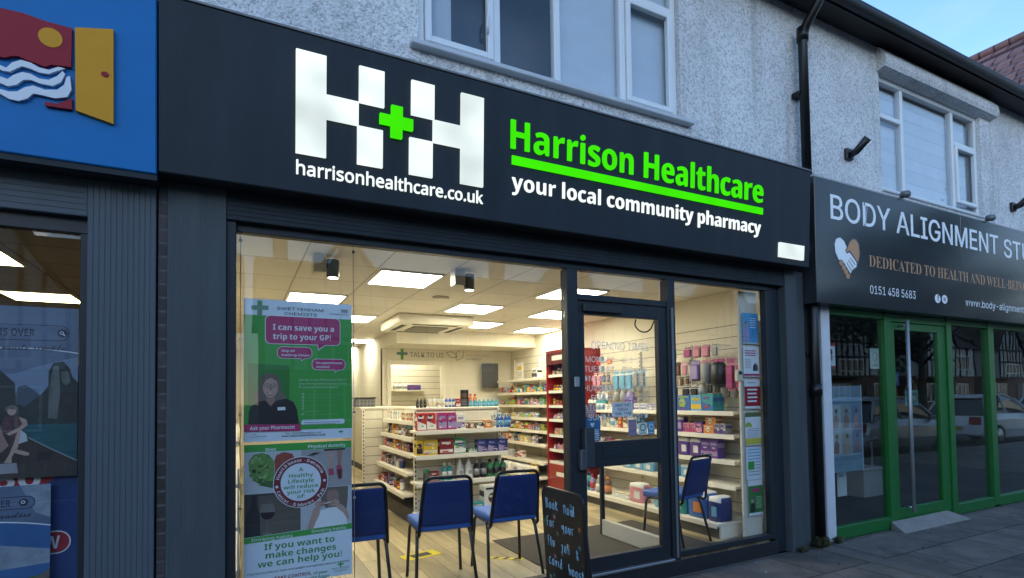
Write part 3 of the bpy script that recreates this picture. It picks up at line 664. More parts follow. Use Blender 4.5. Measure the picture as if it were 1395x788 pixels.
# ------------------------------------------------------------------ travel shopfront
tf = thing('travel_shopfront', 'grey ribbed pillar and poster filled window of the shop under the blue sign', 'shopfront')
ribbed(M(), -.68, -.385, -.10, .2, 0, 2.72, RIB, 12).build('pilaster', tf)
ribbed(M(), -4.6, -.682, -.09, .01, 2.50, 2.74, RIB, 8, False).build('shutter_box', tf)
M().box(-4.6, -.682, -.05, .03, .30, .42, RIB, .004).box(-4.6, -.682, -.04, .02, 2.42, 2.499, FRAME, .003).box(-.72, -.682, -.04, .02, .42, 2.42, FRAME, .003).build('window_frame', tf)
M().box(-4.6, -.72, -.012, -.004, .42, 2.42, GLASS).build('window_pane', tf)
M().box(-4.6, -.682, -.06, .02, 0, .30, BRICK).build('stall_riser', tf)

# ------------------------------------------------------------------ studio shopfront
gf = thing('studio_shopfront', 'green framed glass shopfront with white side post beside the black downpipe', 'shopfront')
M().box(5.31, 5.45, -.06, .04, 0, 2.44, mat('post_white', (.60, .63, .66), .5, var=.12, scale=6), .006).build('side_post', gf)
g = M()
for a, b in ((6.45, 6.55), (7.76, 7.87), (8.79, 8.93), (10.1, 10.22), (11.4, 11.5)): g.box(a, b, -.05, .04, .05 if a < 7 else .02, 2.42, GREEN, .005)
for a, b in ((5.452, 6.448), (7.872, 8.788), (8.932, 10.098), (10.222, 11.398)):
    g.box(a, b, -.045, .035, .0, .13, GREEN, .005).box(a, b, -.04, .035, 2.35, 2.42, GREEN, .004)
g.box(6.552, 7.758, -.04, .035, 2.33, 2.42, GREEN, .004)
g.build('window_frame', gf)
for a, b in ((5.452, 6.448), (7.872, 8.788), (8.932, 10.098), (10.222, 11.398)): M().box(a, b, -.004, .003, .13, 2.35, GLASSR).build('window_pane', gf)
d = M().box(6.56, 6.66, -.03, .025, .07, 2.325, GREEN, .004).box(7.58, 7.75, -.03, .025, .07, 2.325, GREEN, .004).box(6.66, 7.58, -.028, .023, .07, .20, GREEN, .004).box(6.66, 7.58, -.028, .023, 2.24, 2.325, GREEN, .004).build('door', gf)
M().box(6.655, 7.585, -.004, .002, .2, 2.24, GLASSR).build('door_pane', d)
hb = M().tube([(6.74, -.13, .17), (6.74, -.13, 2.34)], .020, mat('steel_bar', (.34, .36, .37), .4, .6, var=.06), 14)
for z in (.22, 2.28): hb.tube([(6.74, -.13, z), (6.74, -.028, z)], .012, ALU, 8)
hb.build('handle', d)
M().add([(6.35, -.24, .003), (7.72, -.24, .003), (7.60, -.055, .085), (6.42, -.055, .085), (6.35, -.24, -.02), (7.72, -.24, -.02), (7.60, -.055, -.02), (6.42, -.055, -.02)], [(0, 1, 2, 3), (0, 3, 7, 4), (1, 5, 6, 2), (0, 4, 5, 1), (3, 2, 6, 7)], CONC).build('ramp', gf)

# ------------------------------------------------------------------ lights, air conditioning, spotlights
def ceiling_light(x, y, lab, z=CZ, sx=.57, sy=.63, m=PANEL_L):
    o = thing('ceiling_light', lab, 'ceiling light', (x, y, z), 0, 'ceiling light panels')
    f = M().box(x, x+sx, y, y+.018, z-.014, z-.001, WHITEP).box(x, x+sx, y+sy-.018, y+sy, z-.014, z-.001, WHITEP).box(x, x+.018, y+.018, y+sy-.018, z-.014, z-.001, WHITEP).box(x+sx-.018, x+sx, y+.018, y+sy-.018, z-.014, z-.001, WHITEP)
    f.build('frame', o); M().box(x+.018, x+sx-.018, y+.018, y+sy-.018, z-.010, z-.002, m).build('diffuser', o); return o
for x, y, lab in ((1.08, 1.04, 'large square ceiling light nearest the window, between the two spotlights'), (.47, 2.38, 'square ceiling light showing just above the green pharmacist poster'), (2.30, 2.37, 'square ceiling light in front of the right end of the air conditioner'), (2.93, 3.72, 'square ceiling light right behind the air conditioner'), (2.90, 1.06, 'square ceiling light half hidden by the door post, nearer one of two'), (3.50, 2.40, 'square ceiling light half hidden by the door post, farther one of two'), (1.08, 3.74, 'square ceiling light left of the air conditioner, nearest of the left row'), (1.70, 6.6, 'far square ceiling light at the left of the partition wall'), (1.70, 8.3, 'farthest ceiling light, a sliver beside the green poster'), (2.6, 6.55, 'square ceiling light in the little room behind the serving hatch'), (4.06, 4.0, 'square ceiling light near the far right corner behind the red stand')):
    ceiling_light(x, y, lab)
TL = emis('travel_panel', (1.0, .82, .42), 4.2); 
ceiling_light(-2.2, 1.85, 'warm ceiling light nearest the glass in the shop under the blue sign', 2.70, .65, .55, TL)
ceiling_light(-2.15, 3.75, 'warm ceiling light above the travel poster, deeper in the shop', 2.70, .62, .62, TL)
ceiling_light(-3.6, 3.0, 'warm ceiling light far left in the shop under the blue sign', 2.70, .62, .62, TL)
ceiling_light(5.55, .9, 'dim ceiling light behind the top corner of the studio window', 2.62, .9, .14, emis('studio_tube', (.9, 1, .95), 1.6))
def spotlight(x, y, lab):
    o = thing('spotlight', lab, 'spotlight', (x, y, CZ), 0, 'window spotlights')
    M().box(x-.15, x-.055, y-.06, y+.06, CZ-.14, CZ-.001, mat('spot_box', (.58, .55, .46), .4, var=.05), .005).build('bracket', o)
    h = M().lathe([(.045, 0), (.047, .01), (.047, .135), (.04, .14)], (x, y, CZ-.165), mat('spot_can', (.12, .115, .10), .35, .6, var=.15), 20).box(x-.056, x-.04, y-.02, y+.02, CZ-.10, CZ-.06, BLACK).build('lamp_head', o)
    M().lathe([(.038, 0), (.038, .004)], (x, y, CZ-.169), emis('spot_lens', (1, .95, .8), 1.6), 18).build('lens', h)
spotlight(.66, .80, 'grey cylinder spotlight on a box hanging over the green poster'); spotlight(1.80, .84, 'grey cylinder spotlight on a box hanging beside the big ceiling light')
ac = thing('air_conditioner', 'cream square ceiling air conditioner with dark central grille', 'air conditioner', (2.35, 4.0, CZ))
ACW = mat('ac_cream', (.74, .70, .58), .45, var=.04)
ax0, ax1, ay0, ay1 = 1.83, 2.85, 3.32, 4.36
M().box(ax0, ax1, ay0, ay1, CZ-.13, CZ-.002, ACW, .02).build('body', ac)
gr = M().box(ax0+.27, ax1-.27, ay0+.27, ay1-.27, CZ-.138, CZ-.13, mat('ac_grille', (.16, .145, .11), .6, var=.1, scale=30))
for k in range(12): gr.box(ax0+.27, ax1-.27, ay0+.29+k*.04, ay0+.31+k*.04, CZ-.145, CZ-.138, mat('ac_bar', (.30, .27, .21), .6, var=0))
gr.build('grille', ac)
for q in ((ax0+.2, ax1-.2, ay0+.08, ay0+.15), (ax0+.2, ax1-.2, ay1-.15, ay1-.08), (ax0+.08, ax0+.15, ay0+.2, ay1-.2), (ax1-.15, ax1-.08, ay0+.2, ay1-.2)): M().box(*q, CZ-.134, CZ-.1301, SHELFD).build('vent_slot', ac)
tag(M().lathe([(.09, 0), (.085, .012), (.06, .03)][::-1] and [(.05, -.03), (.085, -.022), (.09, -.002)], (1.97, 2.11, CZ), ACW, 24).build('smoke_detector'), 'round white detector on the ceiling in front of the air conditioner', 'detector')
def display_wire(x, lab):
    g = M().tube([(x, .03, .2), (x, .03, 2.52)], .0025, ALU, 6)
    for z in (2.49, 1.9, 1.45, .9): g.box(x-.008, x+.008, .018, .032, z-.008, z+.008, BLACK if z > 2 else ALU, .002)
    tag(g.build('display_wire'), lab, 'wire', 'wires holding the window posters')
display_wire(.022, 'thin steel wire along the left edge of the green poster'); display_wire(.672, 'thin steel wire along the right edge of the green poster')

# ------------------------------------------------------------------ shelving
def lipped(o, x0, x1, y0, y1, z, face):
    """one shelf with a price strip on its front; face '-x' or '-y'; z is the top"""
    s = M().box(x0, x1, y0, y1, z-.028, z, CREAMP, .003).build('shelf', o)
    if face == '-x': M().box(x0-.012, x0-.001, y0, y1, z-.042, z+.004, mat('price_strip', (.76, .72, .62), .4, var=.04), .002).build('price_strip', s)
    else: M().box(x0, x1, y0-.012, y0-.001, z-.042, z+.004, mat('price_strip', (.76, .72, .62), .4, var=.04), .002).build('price_strip', s)
def upright(o, x, y, z0, z1, face):
    g = M().box(x-.016, x+.016, y-.016, y+.016, z0, z1, CREAMP)
    n = int((z1-z0)/.05)
    for k in range(n):
        z = z0+.02+k*.05
        if face == '-x': g.box(x-.0175, x-.0155, y-.007, y+.007, z, z+.026, SHELFD)
        else: g.box(x-.007, x+.007, y-.0175, y-.0155, z, z+.026, SHELFD)
    g.build('upright', o)
RS = thing('wall_shelving', 'long cream slatwall shelving on the right wall beside the door', 'shelving', (4.5, 1.6, FZ))
M().box(4.665, 4.698, .20, 2.96, FZ, 2.27, SLAT).build('back_panel', RS)
for y in (.21, 1.13, 2.05, 2.95): upright(RS, 4.655, y, FZ, 2.1, '-x')
for z in (1.355, 1.12, .865, .62):
    for a, b in ((.225, 1.125), (1.135, 2.045), (2.055, 2.945)): lipped(RS, 4.33, 4.645, a, b, z, '-x')
lipped(RS, 4.06, 4.645, .22, 2.95, .285, '-x')
M().box(4.10, 4.66, .215, .235, FZ, .256, CREAMP).box(4.10, 4.13, .24, 2.95, FZ, .256, mat('plinth_dark', (.10, .09, .075), .7)).build('plinth', RS)
FS = thing('wall_shelving', 'cream shelving of small medicines left of the red cosmetics stand', 'shelving', (4.5, 4.8, FZ))
M().box(4.665, 4.698, 3.80, 5.78, FZ, 2.27, SLAT).build('back_panel', FS)
for y in (3.81, 4.79, 5.77): upright(FS, 4.655, y, FZ, 2.25, '-x')
for z, x in ((1.85, 4.30), (1.62, 4.30), (1.41, 4.30), (1.20, 4.28), (1.0, 4.25), (.79, 4.22), (.52, 4.18)): lipped(FS, x, 4.645, 3.82, 5.77, z, '-x')
lipped(FS, 4.05, 4.645, 3.82, 5.77, .29, '-x')
LS = thing('wall_shelving', 'cream shelving on the left wall, a sliver showing beside the posters', 'shelving', (-.15, 2.5, FZ))
M().box(-.298, -.27, .7, 4.6, FZ, 2.1, SLAT).build('back_panel', LS)
for z in (1.25, .95, .65, .35):
    s = M().box(-.268, .02, .75, 4.5, z-.028, z, CREAMP, .003).build('shelf', LS); M().box(.021, .032, .75, 4.5, z-.042, z+.004, MATS['price_strip'], .002).build('price_strip', s)
GD = thing('gondola_shelving', 'free standing cream gondola shelves in the middle of the shop floor', 'shelving', (2.25, 2.9, FZ))
M().box(1.76, 2.80, 2.46, 2.50, FZ, 1.405, SLATX).build('back_panel', GD)
M().box(2.10, 2.13, 2.53, 4.12, FZ, 1.405, SLAT).build('back_panel', GD)
M().box(1.755, 2.81, 2.44, 2.86, 1.408, 1.430, CREAMP, .004).build('top_board', GD)
M().box(2.12, 2.81, 2.862, 4.12, 1.408, 1.430, CREAMP, .004).build('top_board', GD)
upright(GD, 1.765, 2.44, FZ, 1.405, '-y'); upright(GD, 2.795, 2.44, FZ, 1.405, '-y')
for z in (1.185, .915, .625): lipped(GD, 1.70, 2.79, 2.18, 2.42, z, '-y')
lipped(GD, 1.72, 2.79, 1.98, 2.42, .285, '-y')
M().box(1.74, 2.77, 2.03, 2.42, FZ, .255, CREAMP).build('plinth', GD)
for z, x in ((1.27, 1.79), (1.085, 1.76), (.905, 1.74), (.695, 1.70), (.455, 1.66)): lipped(GD, x, 2.09, 2.52, 4.05, z, '-x')
M().box(1.72, 2.09, 2.52, 4.05, FZ, .30, mat('plinth_wood', (.07, .06, .05), .7, var=.2)).build('plinth', GD)
EP = thing('counter_end', 'slatted cream counter end with black slotted post behind the gondola', 'counter', (1.8, 4.2, FZ))
M().box(1.53, 2.12, 4.13, 4.17, FZ, 1.405, SLATX).build('panel', EP)
M().box(1.50, 2.12, 4.12, 5.3, 1.408, 1.432, CREAMP, .004).build('counter_top', EP)
upright(EP, 1.53, 4.11, FZ, 1.40, '-y')
# ------------------------------------------------------------------ products: one object each
COL = {'white': (.66, .66, .62), 'red': (.42, .03, .03), 'dark red': (.20, .015, .02), 'magenta': (.34, .03, .16), 'pink': (.58, .22, .28), 'yellow': (.62, .42, .03), 'orange': (.60, .20, .04), 'green': (.03, .22, .08), 'lime': (.26, .40, .05), 'teal': (.03, .28, .30), 'blue': (.03, .12, .40), 'navy': (.015, .03, .14), 'sky blue': (.14, .36, .55), 'purple': (.10, .04, .24), 'lilac': (.30, .24, .44), 'black': (.015, .015, .017), 'brown': (.14, .07, .04), 'grey': (.28, .28, .28), 'cream': (.62, .55, .40)}
def cmat(c): return mat('pack_'+c.replace(' ', '_'), COL[c], .42, var=.10, scale=14)
PM = {}
def pmesh(kind, c, c2, w, h, d):
    k = (kind, c, c2, w, h, d)
    if k in PM: return PM[k]
    g = M(); a = cmat(c); b = cmat(c2); rnd = random.Random(str(k))
    if kind in ('carton', 'display carton'):
        g.box(-w/2, w/2, -d/2, d/2, 0, h, a, .0025)
        y = -d/2
        q = rnd.random(); cs_ = [cmat(x) for x in ('white', 'black', 'cream', 'navy', 'red', 'lilac', 'lime')]
        for e_ in range(rnd.randint(3, 6)):
            u0 = rnd.uniform(-.44, .2)*w; v0 = rnd.uniform(.05, .8)*h; g.rect(u0, v0, min(w*.46, u0+rnd.uniform(.12, .5)*w), min(h*.94, v0+rnd.uniform(.03, .12)*h), rnd.choice(cs_), 2+e_ % 3, y)
        g.box(-w/2-.0006, w/2+.0006, -d/2+.004, d/2-.004, h*.55, h*.78, b)
        if q < .4: g.rect(-w*.5+.004, h*.12, w*.5-.004, h*(.3+.25*rnd.random()), b, 1, y); g.rect(-w*.35, h*.66, w*.3, h*.80, b, 1, y)
        elif q < .75: g.disc(w*.1*rnd.uniform(-1, 1), h*.5, min(w, h)*.3, b, 1, y, n=14); g.rect(-w*.4, h*.84, w*.4, h*.92, b, 1, y)
        else: g.flat([(-w*.49, h*.05), (w*.49, h*.05), (w*.49, h*.32), (-w*.49, h*.55)], b, 1, y); g.rect(-w*.38, h*.68, w*.2, h*.84, b, 1, y)
    elif kind in ('bottle', 'spray bottle'):
        r = w/2
        g.lathe([(r*.9, 0), (r, .006), (r, h*.66), (r*.85, h*.74), (r*.42, h*.80), (r*.42, h*.83)], (0, 0, 0), a, 12)
        g.lathe([(r*.5, h*.83), (r*.5, h*.98), (r*.35, h)], (0, 0, 0), b, 10)
        g.lathe([(r*1.012, h*.18), (r*1.012, h*.52)], (0, 0, 0), b, 12)
        if kind == 'spray bottle': g.box(-r*.4, r*.4, -r*1.5, r*.6, h*.93, h*1.02, b, .003)
    elif kind == 'pointed bottle':
        r = w/2
        g.lathe([(r*.95, 0), (r, .01), (r*.96, h*.4), (r*.6, h*.72), (r*.28, h*.86), (r*.24, h)], (0, 0, 0), a, 12); g.disc(0, h*.33, r*.5, b, 1, -r*1.0, n=12)
    elif kind in ('tub', 'jar'):
        r = w/2
        g.lathe([(r*.95, 0), (r, .004), (r, h*.74)], (0, 0, 0), a, 14); g.lathe([(r*1.04, h*.74), (r*1.04, h*.97), (r*.98, h)], (0, 0, 0), b, 14)
    elif kind in ('soft pack', 'nappy pack'):
        bm = bmesh.new(); bmesh.ops.create_cube(bm, size=1); bmesh.ops.subdivide_edges(bm, edges=bm.edges[:], cuts=4, use_grid_fill=True)
        for v in bm.verts:
            p = v.co; s = 1-.9*(abs(p.x)*2)**6*.12-.25*max(0, p.z*2-.6)
            v.co = Vector((p.x*w*(1-.06*(abs(p.z)*2)**4), p.y*d*s*(1-.2*(abs(p.x)*2)**4), (p.z+.5)*h*(1-.05*(abs(p.x)*2)**3)))
        bm.verts.index_update()
        for f in bm.faces: f.material_index = 0
        vs = [v.co.copy() for v in bm.verts]; o = len(g.v); g.v += vs
        for f in bm.faces:
            cz = f.calc_center_median(); g.f.append(tuple(v.index for v in f.verts))
            u = cz.x/w; t = cz.z/h
            g.m.append(g.mi(b if (.18 < t < .62 and abs(u-.12) < .26) else (cmat('white') if t > .86 else a))); g.sm.append(True)
        bm.free()
    elif kind == 'hanging pack':
        g.box(-w/2, w/2, -.002, .002, -h, 0, b, .001).box(-w*.42, w*.42, -d, -.002, -h*.93, -h*.24, a, .006).rect(-w*.45, -h*.17, w*.45, -h*.03, a, 2, -.002)
    elif kind == 'hanging bag':
        g.box(-w/2, w/2, -.002, .002, -h*.12, 0, b, .001)
        g.lathe([(w*.1, 0), (w*.42, h*.08), (w*.5, h*.35), (w*.46, h*.75), (w*.3, h*.88)], (0, 0, -h), a, 10)
    elif kind == 'card':
        g.box(-w/2, w/2, -.002, .002, 0, h, a); g.rect(-w*.35, h*.55, w*.3, h*.8, b, 1, -.002)
        for q in range(4): g.rect(-w*.38, h*(.12+.09*q), w*(.38-.1*(q % 2)), h*(.15+.09*q), cmat('grey'), 1, -.002)
    o = g.build('tmp'); me = o.data; bpy.data.objects.remove(o); PM[k] = me; return me
def plural(k): return k+'es' if k.endswith(('s', 'x')) else k+'s'
def run(desc, p0, ang, specs, gap=.008, sb=.03, rev=False):
    """stands products side by side from p0 along the shelf; first one is leftmost as seen from its front"""
    cnt, seen = {}, {}
    for s in specs:
        if s[0] != 'gap': cnt[(s[0], s[1])] = cnt.get((s[0], s[1]), 0)+s[3]
    cu = 0.0; ca, sa = math.cos(ang), math.sin(ang); rnd = random.Random(desc)
    for s in specs:
        if s[0] == 'gap': cu += s[1]; continue
        kind, c, c2, n, w, h, d = s
        for i in range(n):
            k = (kind, c); seen[k] = seen.get(k, 0)+1
            lab = f'{c} {kind} on {desc}' if cnt[k] == 1 else f'{c} {kind} on {desc}, {ORD[seen[k]-1]} from the left'
            o = bpy.data.objects.new(kind.replace(' ', '_'), pmesh(kind, c, c2, w, h, d)); S.collection.objects.link(o)
            a = cu+w/2; b = d/2+sb+rnd.uniform(0, .012)
            if 'hanging' in kind: b = sb
            o.location = (p0[0]+ca*a-sa*b, p0[1]+sa*a+ca*b, p0[2]+.0012); o.rotation_euler = (0, 0, ang+rnd.uniform(-.06, .06))
            tag(o, lab, kind.split()[-1], f'{plural(kind)} on {desc}'); cu += w+gap
A = -PI/2
G1 = "the gondola's top front shelf"; G2 = "the gondola's second front shelf"; G3 = "the gondola's third front shelf"
run(G1, (1.73, 2.19, 1.185), 0, [('carton', 'red', 'white', 2, .10, .19, .08), ('gap', .02), ('carton', 'magenta', 'lilac', 2, .10, .19, .08), ('carton', 'white', 'lilac', 1, .10, .17, .07), ('gap', .03), ('carton', 'brown', 'cream', 1, .09, .07, .09), ('carton', 'black', 'white', 1, .09, .065, .09), ('gap', .01), ('carton', 'orange', 'cream', 1, .09, .09, .08), ('carton', 'white', 'grey', 1, .04, .18, .05), ('bottle', 'blue', 'sky blue', 4, .042, .16, .042)])
run(G2, (1.72, 2.19, .915), 0, [('carton', 'yellow', 'black', 1, .07, .16, .10), ('display carton', 'yellow', 'cream', 1, .16, .16, .10), ('gap', .01), ('display carton', 'dark red', 'white', 1, .16, .17, .10), ('display carton', 'green', 'white', 1, .14, .17, .10), ('gap', .03), ('carton', 'green', 'white', 1, .10, .05, .09), ('carton', 'navy', 'lilac', 3, .12, .14, .10)])
run(G3, (1.80, 2.19, .625), 0, [('tub', 'black', 'green', 1, .07, .13, .07), ('carton', 'dark red', 'white', 1, .09, .11, .06), ('gap', .03), ('bottle', 'teal', 'white', 2, .06, .19, .06), ('gap', .04), ('pointed bottle', 'white', 'grey', 2, .095, .225, .095), ('bottle', 'black', 'grey', 2, .075, .20, .07), ('bottle', 'green', 'black', 3, .075, .20, .07)])
run("the gondola's lowest front shelf", (1.85, 1.99, .285), 0, [('carton', 'green', 'lime', 1, .16, .1, .1), ('gap', .28), ('carton', 'teal', 'white', 1, .12, .10, .12), ('carton', 'white', 'black', 1, .20, .27, .16), ('soft pack', 'magenta', 'white', 1, .12, .12, .1)])
run("the gondola's top board", (1.80, 2.46, 1.43), 0, [('pointed bottle', 'black', 'grey', 3, .038, .11, .038), ('gap', .01), ('bottle', 'white', 'cream', 4, .045, .125, .045), ('bottle', 'blue', 'white', 3, .036, .12, .036), ('carton', 'red', 'white', 1, .06, .10, .05), ('card', 'black', 'brown', 1, .10, .20, .03), ('bottle', 'teal', 'sky blue', 7, .050, .085, .05)], gap=.006)
run("the gondola's top board behind the teal bottles", (2.38, 2.60, 1.43), 0, [('bottle', 'orange', 'red', 4, .05, .155, .05)])
rs = random.Random(4)
def mix(n, cols, kinds, w, h, d):
    o = []
    for i in range(n):
        c = rs.choice(cols); k = rs.choice(kinds); c2 = rs.choice([x for x in ('white', 'cream', 'yellow', 'red', 'lilac', 'sky blue') if x != c])
        o.append((k, c, c2, 1, round(rs.uniform(*w), 2), round(rs.uniform(*h), 2), d))
    return o
CB = ['carton', 'carton', 'bottle', 'tub']
run("the gondola's topmost side shelf", (1.80, 4.02, 1.27), A, [('card', 'white', 'orange', 3, .06, .13, .02), ('card', 'white', 'teal', 4, .06, .12, .02), ('gap', .1), ('carton', 'cream', 'red', 5, .09, .10, .05)], gap=.03)
for z, x, nm, cols in ((1.085, 1.78, 'second', ['black', 'yellow', 'white', 'purple', 'brown', 'orange']), (.905, 1.76, 'third', ['white', 'pink', 'black', 'purple', 'brown', 'red']), (.695, 1.72, 'fourth', ['white', 'red', 'navy', 'black', 'grey']), (.455, 1.68, 'lowest', ['red', 'black', 'dark red', 'purple', 'white'])):
    run(f"the gondola's {nm} side shelf", (x, 4.02, z), A, mix(12, cols, CB, (.06, .11), (.08, .13), .07), gap=.015)
for z, x, nm, cols, n, hh in ((1.62, 4.31, 'second', ['white', 'brown', 'purple', 'pink', 'yellow', 'teal'], 17, (.09, .13)), (1.41, 4.31, 'third', ['red', 'pink', 'green', 'dark red', 'blue', 'lime'], 17, (.08, .13)), (1.20, 4.29, 'fourth', ['white', 'cream', 'lime', 'grey'], 14, (.05, .09)), (1.0, 4.26, 'fifth', ['red', 'dark red', 'lime', 'orange', 'yellow', 'brown'], 17, (.09, .14)), (.79, 4.23, 'sixth', ['black', 'lilac', 'grey', 'yellow', 'white', 'orange'], 15, (.09, .15)), (.52, 4.19, 'seventh', ['white', 'grey', 'cream', 'black'], 11, (.07, .13))):
    run(f"the {nm} shelf left of the red stand", (x, 5.72, z), A, mix(n, cols, CB, (.06, .115), hh, .08), gap=.012)
run("the top shelf left of the red stand", (4.36, 5.2, 1.85), A, [('card', 'white', 'yellow', 1, .26, .30, .03), ('gap', .34), ('carton', 'white', 'black', 1, .20, .17, .1)])
run("the lowest shelf left of the red stand", (4.08, 5.5, .29), A, [('soft pack', 'blue', 'white', 1, .22, .18, .16), ('soft pack', 'white', 'lilac', 3, .34, .15, .22), ('bottle', 'cream', 'yellow', 2, .10, .2, .1)])
W_ = 'the right wall'
run(f"the top shelf of {W_}", (4.34, 2.90, 1.355), A, [('bottle', 'white', 'black', 3, .06, .16, .06), ('spray bottle', 'teal', 'white', 2, .10, .15, .07), ('carton', 'cream', 'white', 2, .20, .07, .1), ('gap', .03), ('carton', 'purple', 'lilac', 2, .08, .16, .07), ('carton', 'white', 'purple', 2, .12, .08, .08), ('carton', 'lilac', 'white', 2, .10, .07, .08)])
run("the top shelf behind the side window", (4.34, 1.27, 1.355), A, [('carton', 'navy', 'lime', 1, .19, .16, .10), ('carton', 'blue', 'lime', 1, .19, .17, .10), ('carton', 'sky blue', 'yellow', 1, .17, .17, .10), ('carton', 'teal', 'blue', 1, .16, .18, .16)])
run(f"the second shelf of {W_}", (4.34, 2.90, 1.12), A, mix(13, ['white', 'brown', 'grey', 'red', 'cream', 'black'], CB, (.07, .10), (.09, .17), .07))
run("the second shelf behind the side window", (4.34, 1.27, 1.12), A, [('soft pack', 'purple', 'lilac', 2, .13, .17, .1), ('carton', 'pink', 'magenta', 2, .09, .10, .08), ('carton', 'purple', 'pink', 1, .10, .12, .08), ('carton', 'orange', 'white', 1, .15, .085, .1), ('carton', 'grey', 'purple', 2, .07, .11, .1)])
run("a grey carton on the second shelf behind the side window", (4.34, .66, 1.207), A, [('carton', 'orange', 'white', 1, .15, .085, .1)])
run(f"the third shelf of {W_}", (4.34, 2.90, .865), A, mix(13, ['white', 'pink', 'lime', 'brown', 'magenta'], CB, (.07, .10), (.07, .12), .07))
run("the third shelf behind the side window", (4.34, 1.27, .865), A, [('soft pack', 'purple', 'white', 3, .17, .19, .12), ('carton', 'purple', 'lilac', 2, .12, .20, .1)])
run(f"the fourth shelf of {W_}", (4.34, 2.90, .62), A, [('bottle', 'white', 'navy', 2, .06, .14, .06), ('carton', 'grey', 'white', 3, .12, .10, .08), ('gap', .25), ('soft pack', 'sky blue', 'white', 3, .20, .13, .12)])
run("the fourth shelf behind the side window", (4.34, 1.27, .62), A, [('soft pack', 'sky blue', 'white', 2, .19, .14, .12), ('carton', 'white', 'sky blue', 1, .12, .12, .1)])
run(f"the lowest shelf of {W_}", (4.09, 2.92, .285), A, [('carton', 'cream', 'white', 1, .26, .12, .2), ('bottle', 'white', 'grey', 1, .06, .25, .06), ('bottle', 'teal', 'navy', 1, .07, .24, .07), ('bottle', 'lilac', 'red', 1, .06, .22, .06), ('gap', .06), ('bottle', 'grey', 'white', 1, .08, .22, .08), ('bottle', 'brown', 'orange', 2, .09, .22, .09), ('gap', .1), ('tub', 'white', 'cream', 3, .10, .07, .1), ('soft pack', 'pink', 'white', 1, .26, .22, .14)])
run("the lowest shelf behind the side window", (4.09, 1.25, .285), A, [('nappy pack', 'sky blue', 'lime', 1, .26, .22, .2), ('nappy pack', 'teal', 'lime', 1, .26, .24, .2), ('nappy pack', 'blue', 'orange', 1, .28, .26, .22), ('nappy pack', 'navy', 'sky blue', 1, .17, .24, .2)])
# pegs and hanging goods on the slatwall
def pegs(desc, y0, z, specs, dx=.22):
    L_ = []
    run(desc, (4.655-dx, y0, z), A, specs, gap=.03, sb=0)
    cu = 0
    for s in specs:
        if s[0] == 'gap': cu += s[1]; continue
        for i in range(s[3]):
            y = y0-cu-s[4]/2; M().tube([(4.66, y, z-.008), (4.655-dx-.03, y, z-.008), (4.655-dx-.035, y, z+.012)], .0028, ALU, 6).build('peg', RS); cu += s[4]+.03
pegs("the upper pegs behind the door glass", 2.80, 1.86, [('hanging pack', 'pink', 'cream', 2, .08, .20, .03), ('hanging pack', 'brown', 'white', 2, .07, .15, .02), ('gap', .06), ('hanging pack', 'sky blue', 'white', 3, .11, .26, .03), ('hanging pack', 'grey', 'sky blue', 2, .09, .22, .03)])
pegs("the lower pegs behind the door glass", 2.75, 1.60, [('hanging pack', 'white', 'grey', 3, .07, .14, .02), ('gap', .1), ('hanging bag', 'grey', 'white', 2, .11, .15, .05), ('hanging bag', 'lilac', 'white', 1, .12, .17, .05)], .2)
pegs("the upper pegs behind the side window", 1.36, 1.90, [('hanging pack', 'black', 'white', 2, .08, .16, .02), ('hanging pack', 'brown', 'black', 1, .07, .15, .02), ('hanging pack', 'pink', 'white', 1, .08, .16, .02), ('gap', .03), ('hanging pack', 'lilac', 'purple', 1, .13, .22, .04), ('hanging bag', 'grey', 'pink', 1, .12, .26, .06), ('hanging bag', 'black', 'magenta', 1, .17, .30, .06), ('hanging pack', 'magenta', 'pink', 2, .10, .34, .04)])
pegs("the highest pegs behind the side window", 1.30, 2.06, [('hanging pack', 'white', 'grey', 2, .07, .12, .02), ('gap', .1), ('hanging pack', 'magenta', 'white', 1, .12, .12, .03), ('hanging pack', 'pink', 'magenta', 2, .10, .13, .03), ('hanging pack', 'grey', 'white', 1, .08, .13, .02)])
pegs("the highest pegs behind the door glass", 2.72, 2.03, [('hanging pack', 'red', 'pink', 1, .09, .07, .02), ('gap', .12), ('hanging pack', 'orange', 'pink', 1, .12, .07, .02)])
pegs("the lower pegs behind the side window", 1.36, 1.62, [('hanging pack', 'red', 'magenta', 1, .11, .24, .03), ('hanging pack', 'teal', 'navy', 1, .10, .16, .03), ('gap', .06), ('hanging pack', 'black', 'white', 2, .10, .10, .03)])
pegs("the middle pegs behind the side window", 1.33, 1.74, [('hanging pack', 'cream', 'white', 2, .06, .10, .02), ('hanging pack', 'brown', 'white', 2, .06, .10, .02), ('gap', .42), ('hanging pack', 'navy', 'white', 1, .07, .12, .02)], .15)
pegs("the lowest pegs behind the side window", 1.00, 1.66, [('hanging bag', 'white', 'grey', 2, .09, .15, .04), ('hanging pack', 'black', 'grey', 2, .07, .12, .02), ('hanging bag', 'grey', 'white', 2, .09, .17, .04)], .12)
pegs("the middle pegs behind the door glass", 2.85, 1.70, [('hanging pack', 'red', 'white', 2, .06, .12, .02), ('hanging pack', 'grey', 'white', 3, .06, .11, .02), ('hanging pack', 'sky blue', 'grey', 2, .08, .14, .02), ('hanging bag', 'white', 'navy', 2, .09, .14, .04)], .16)
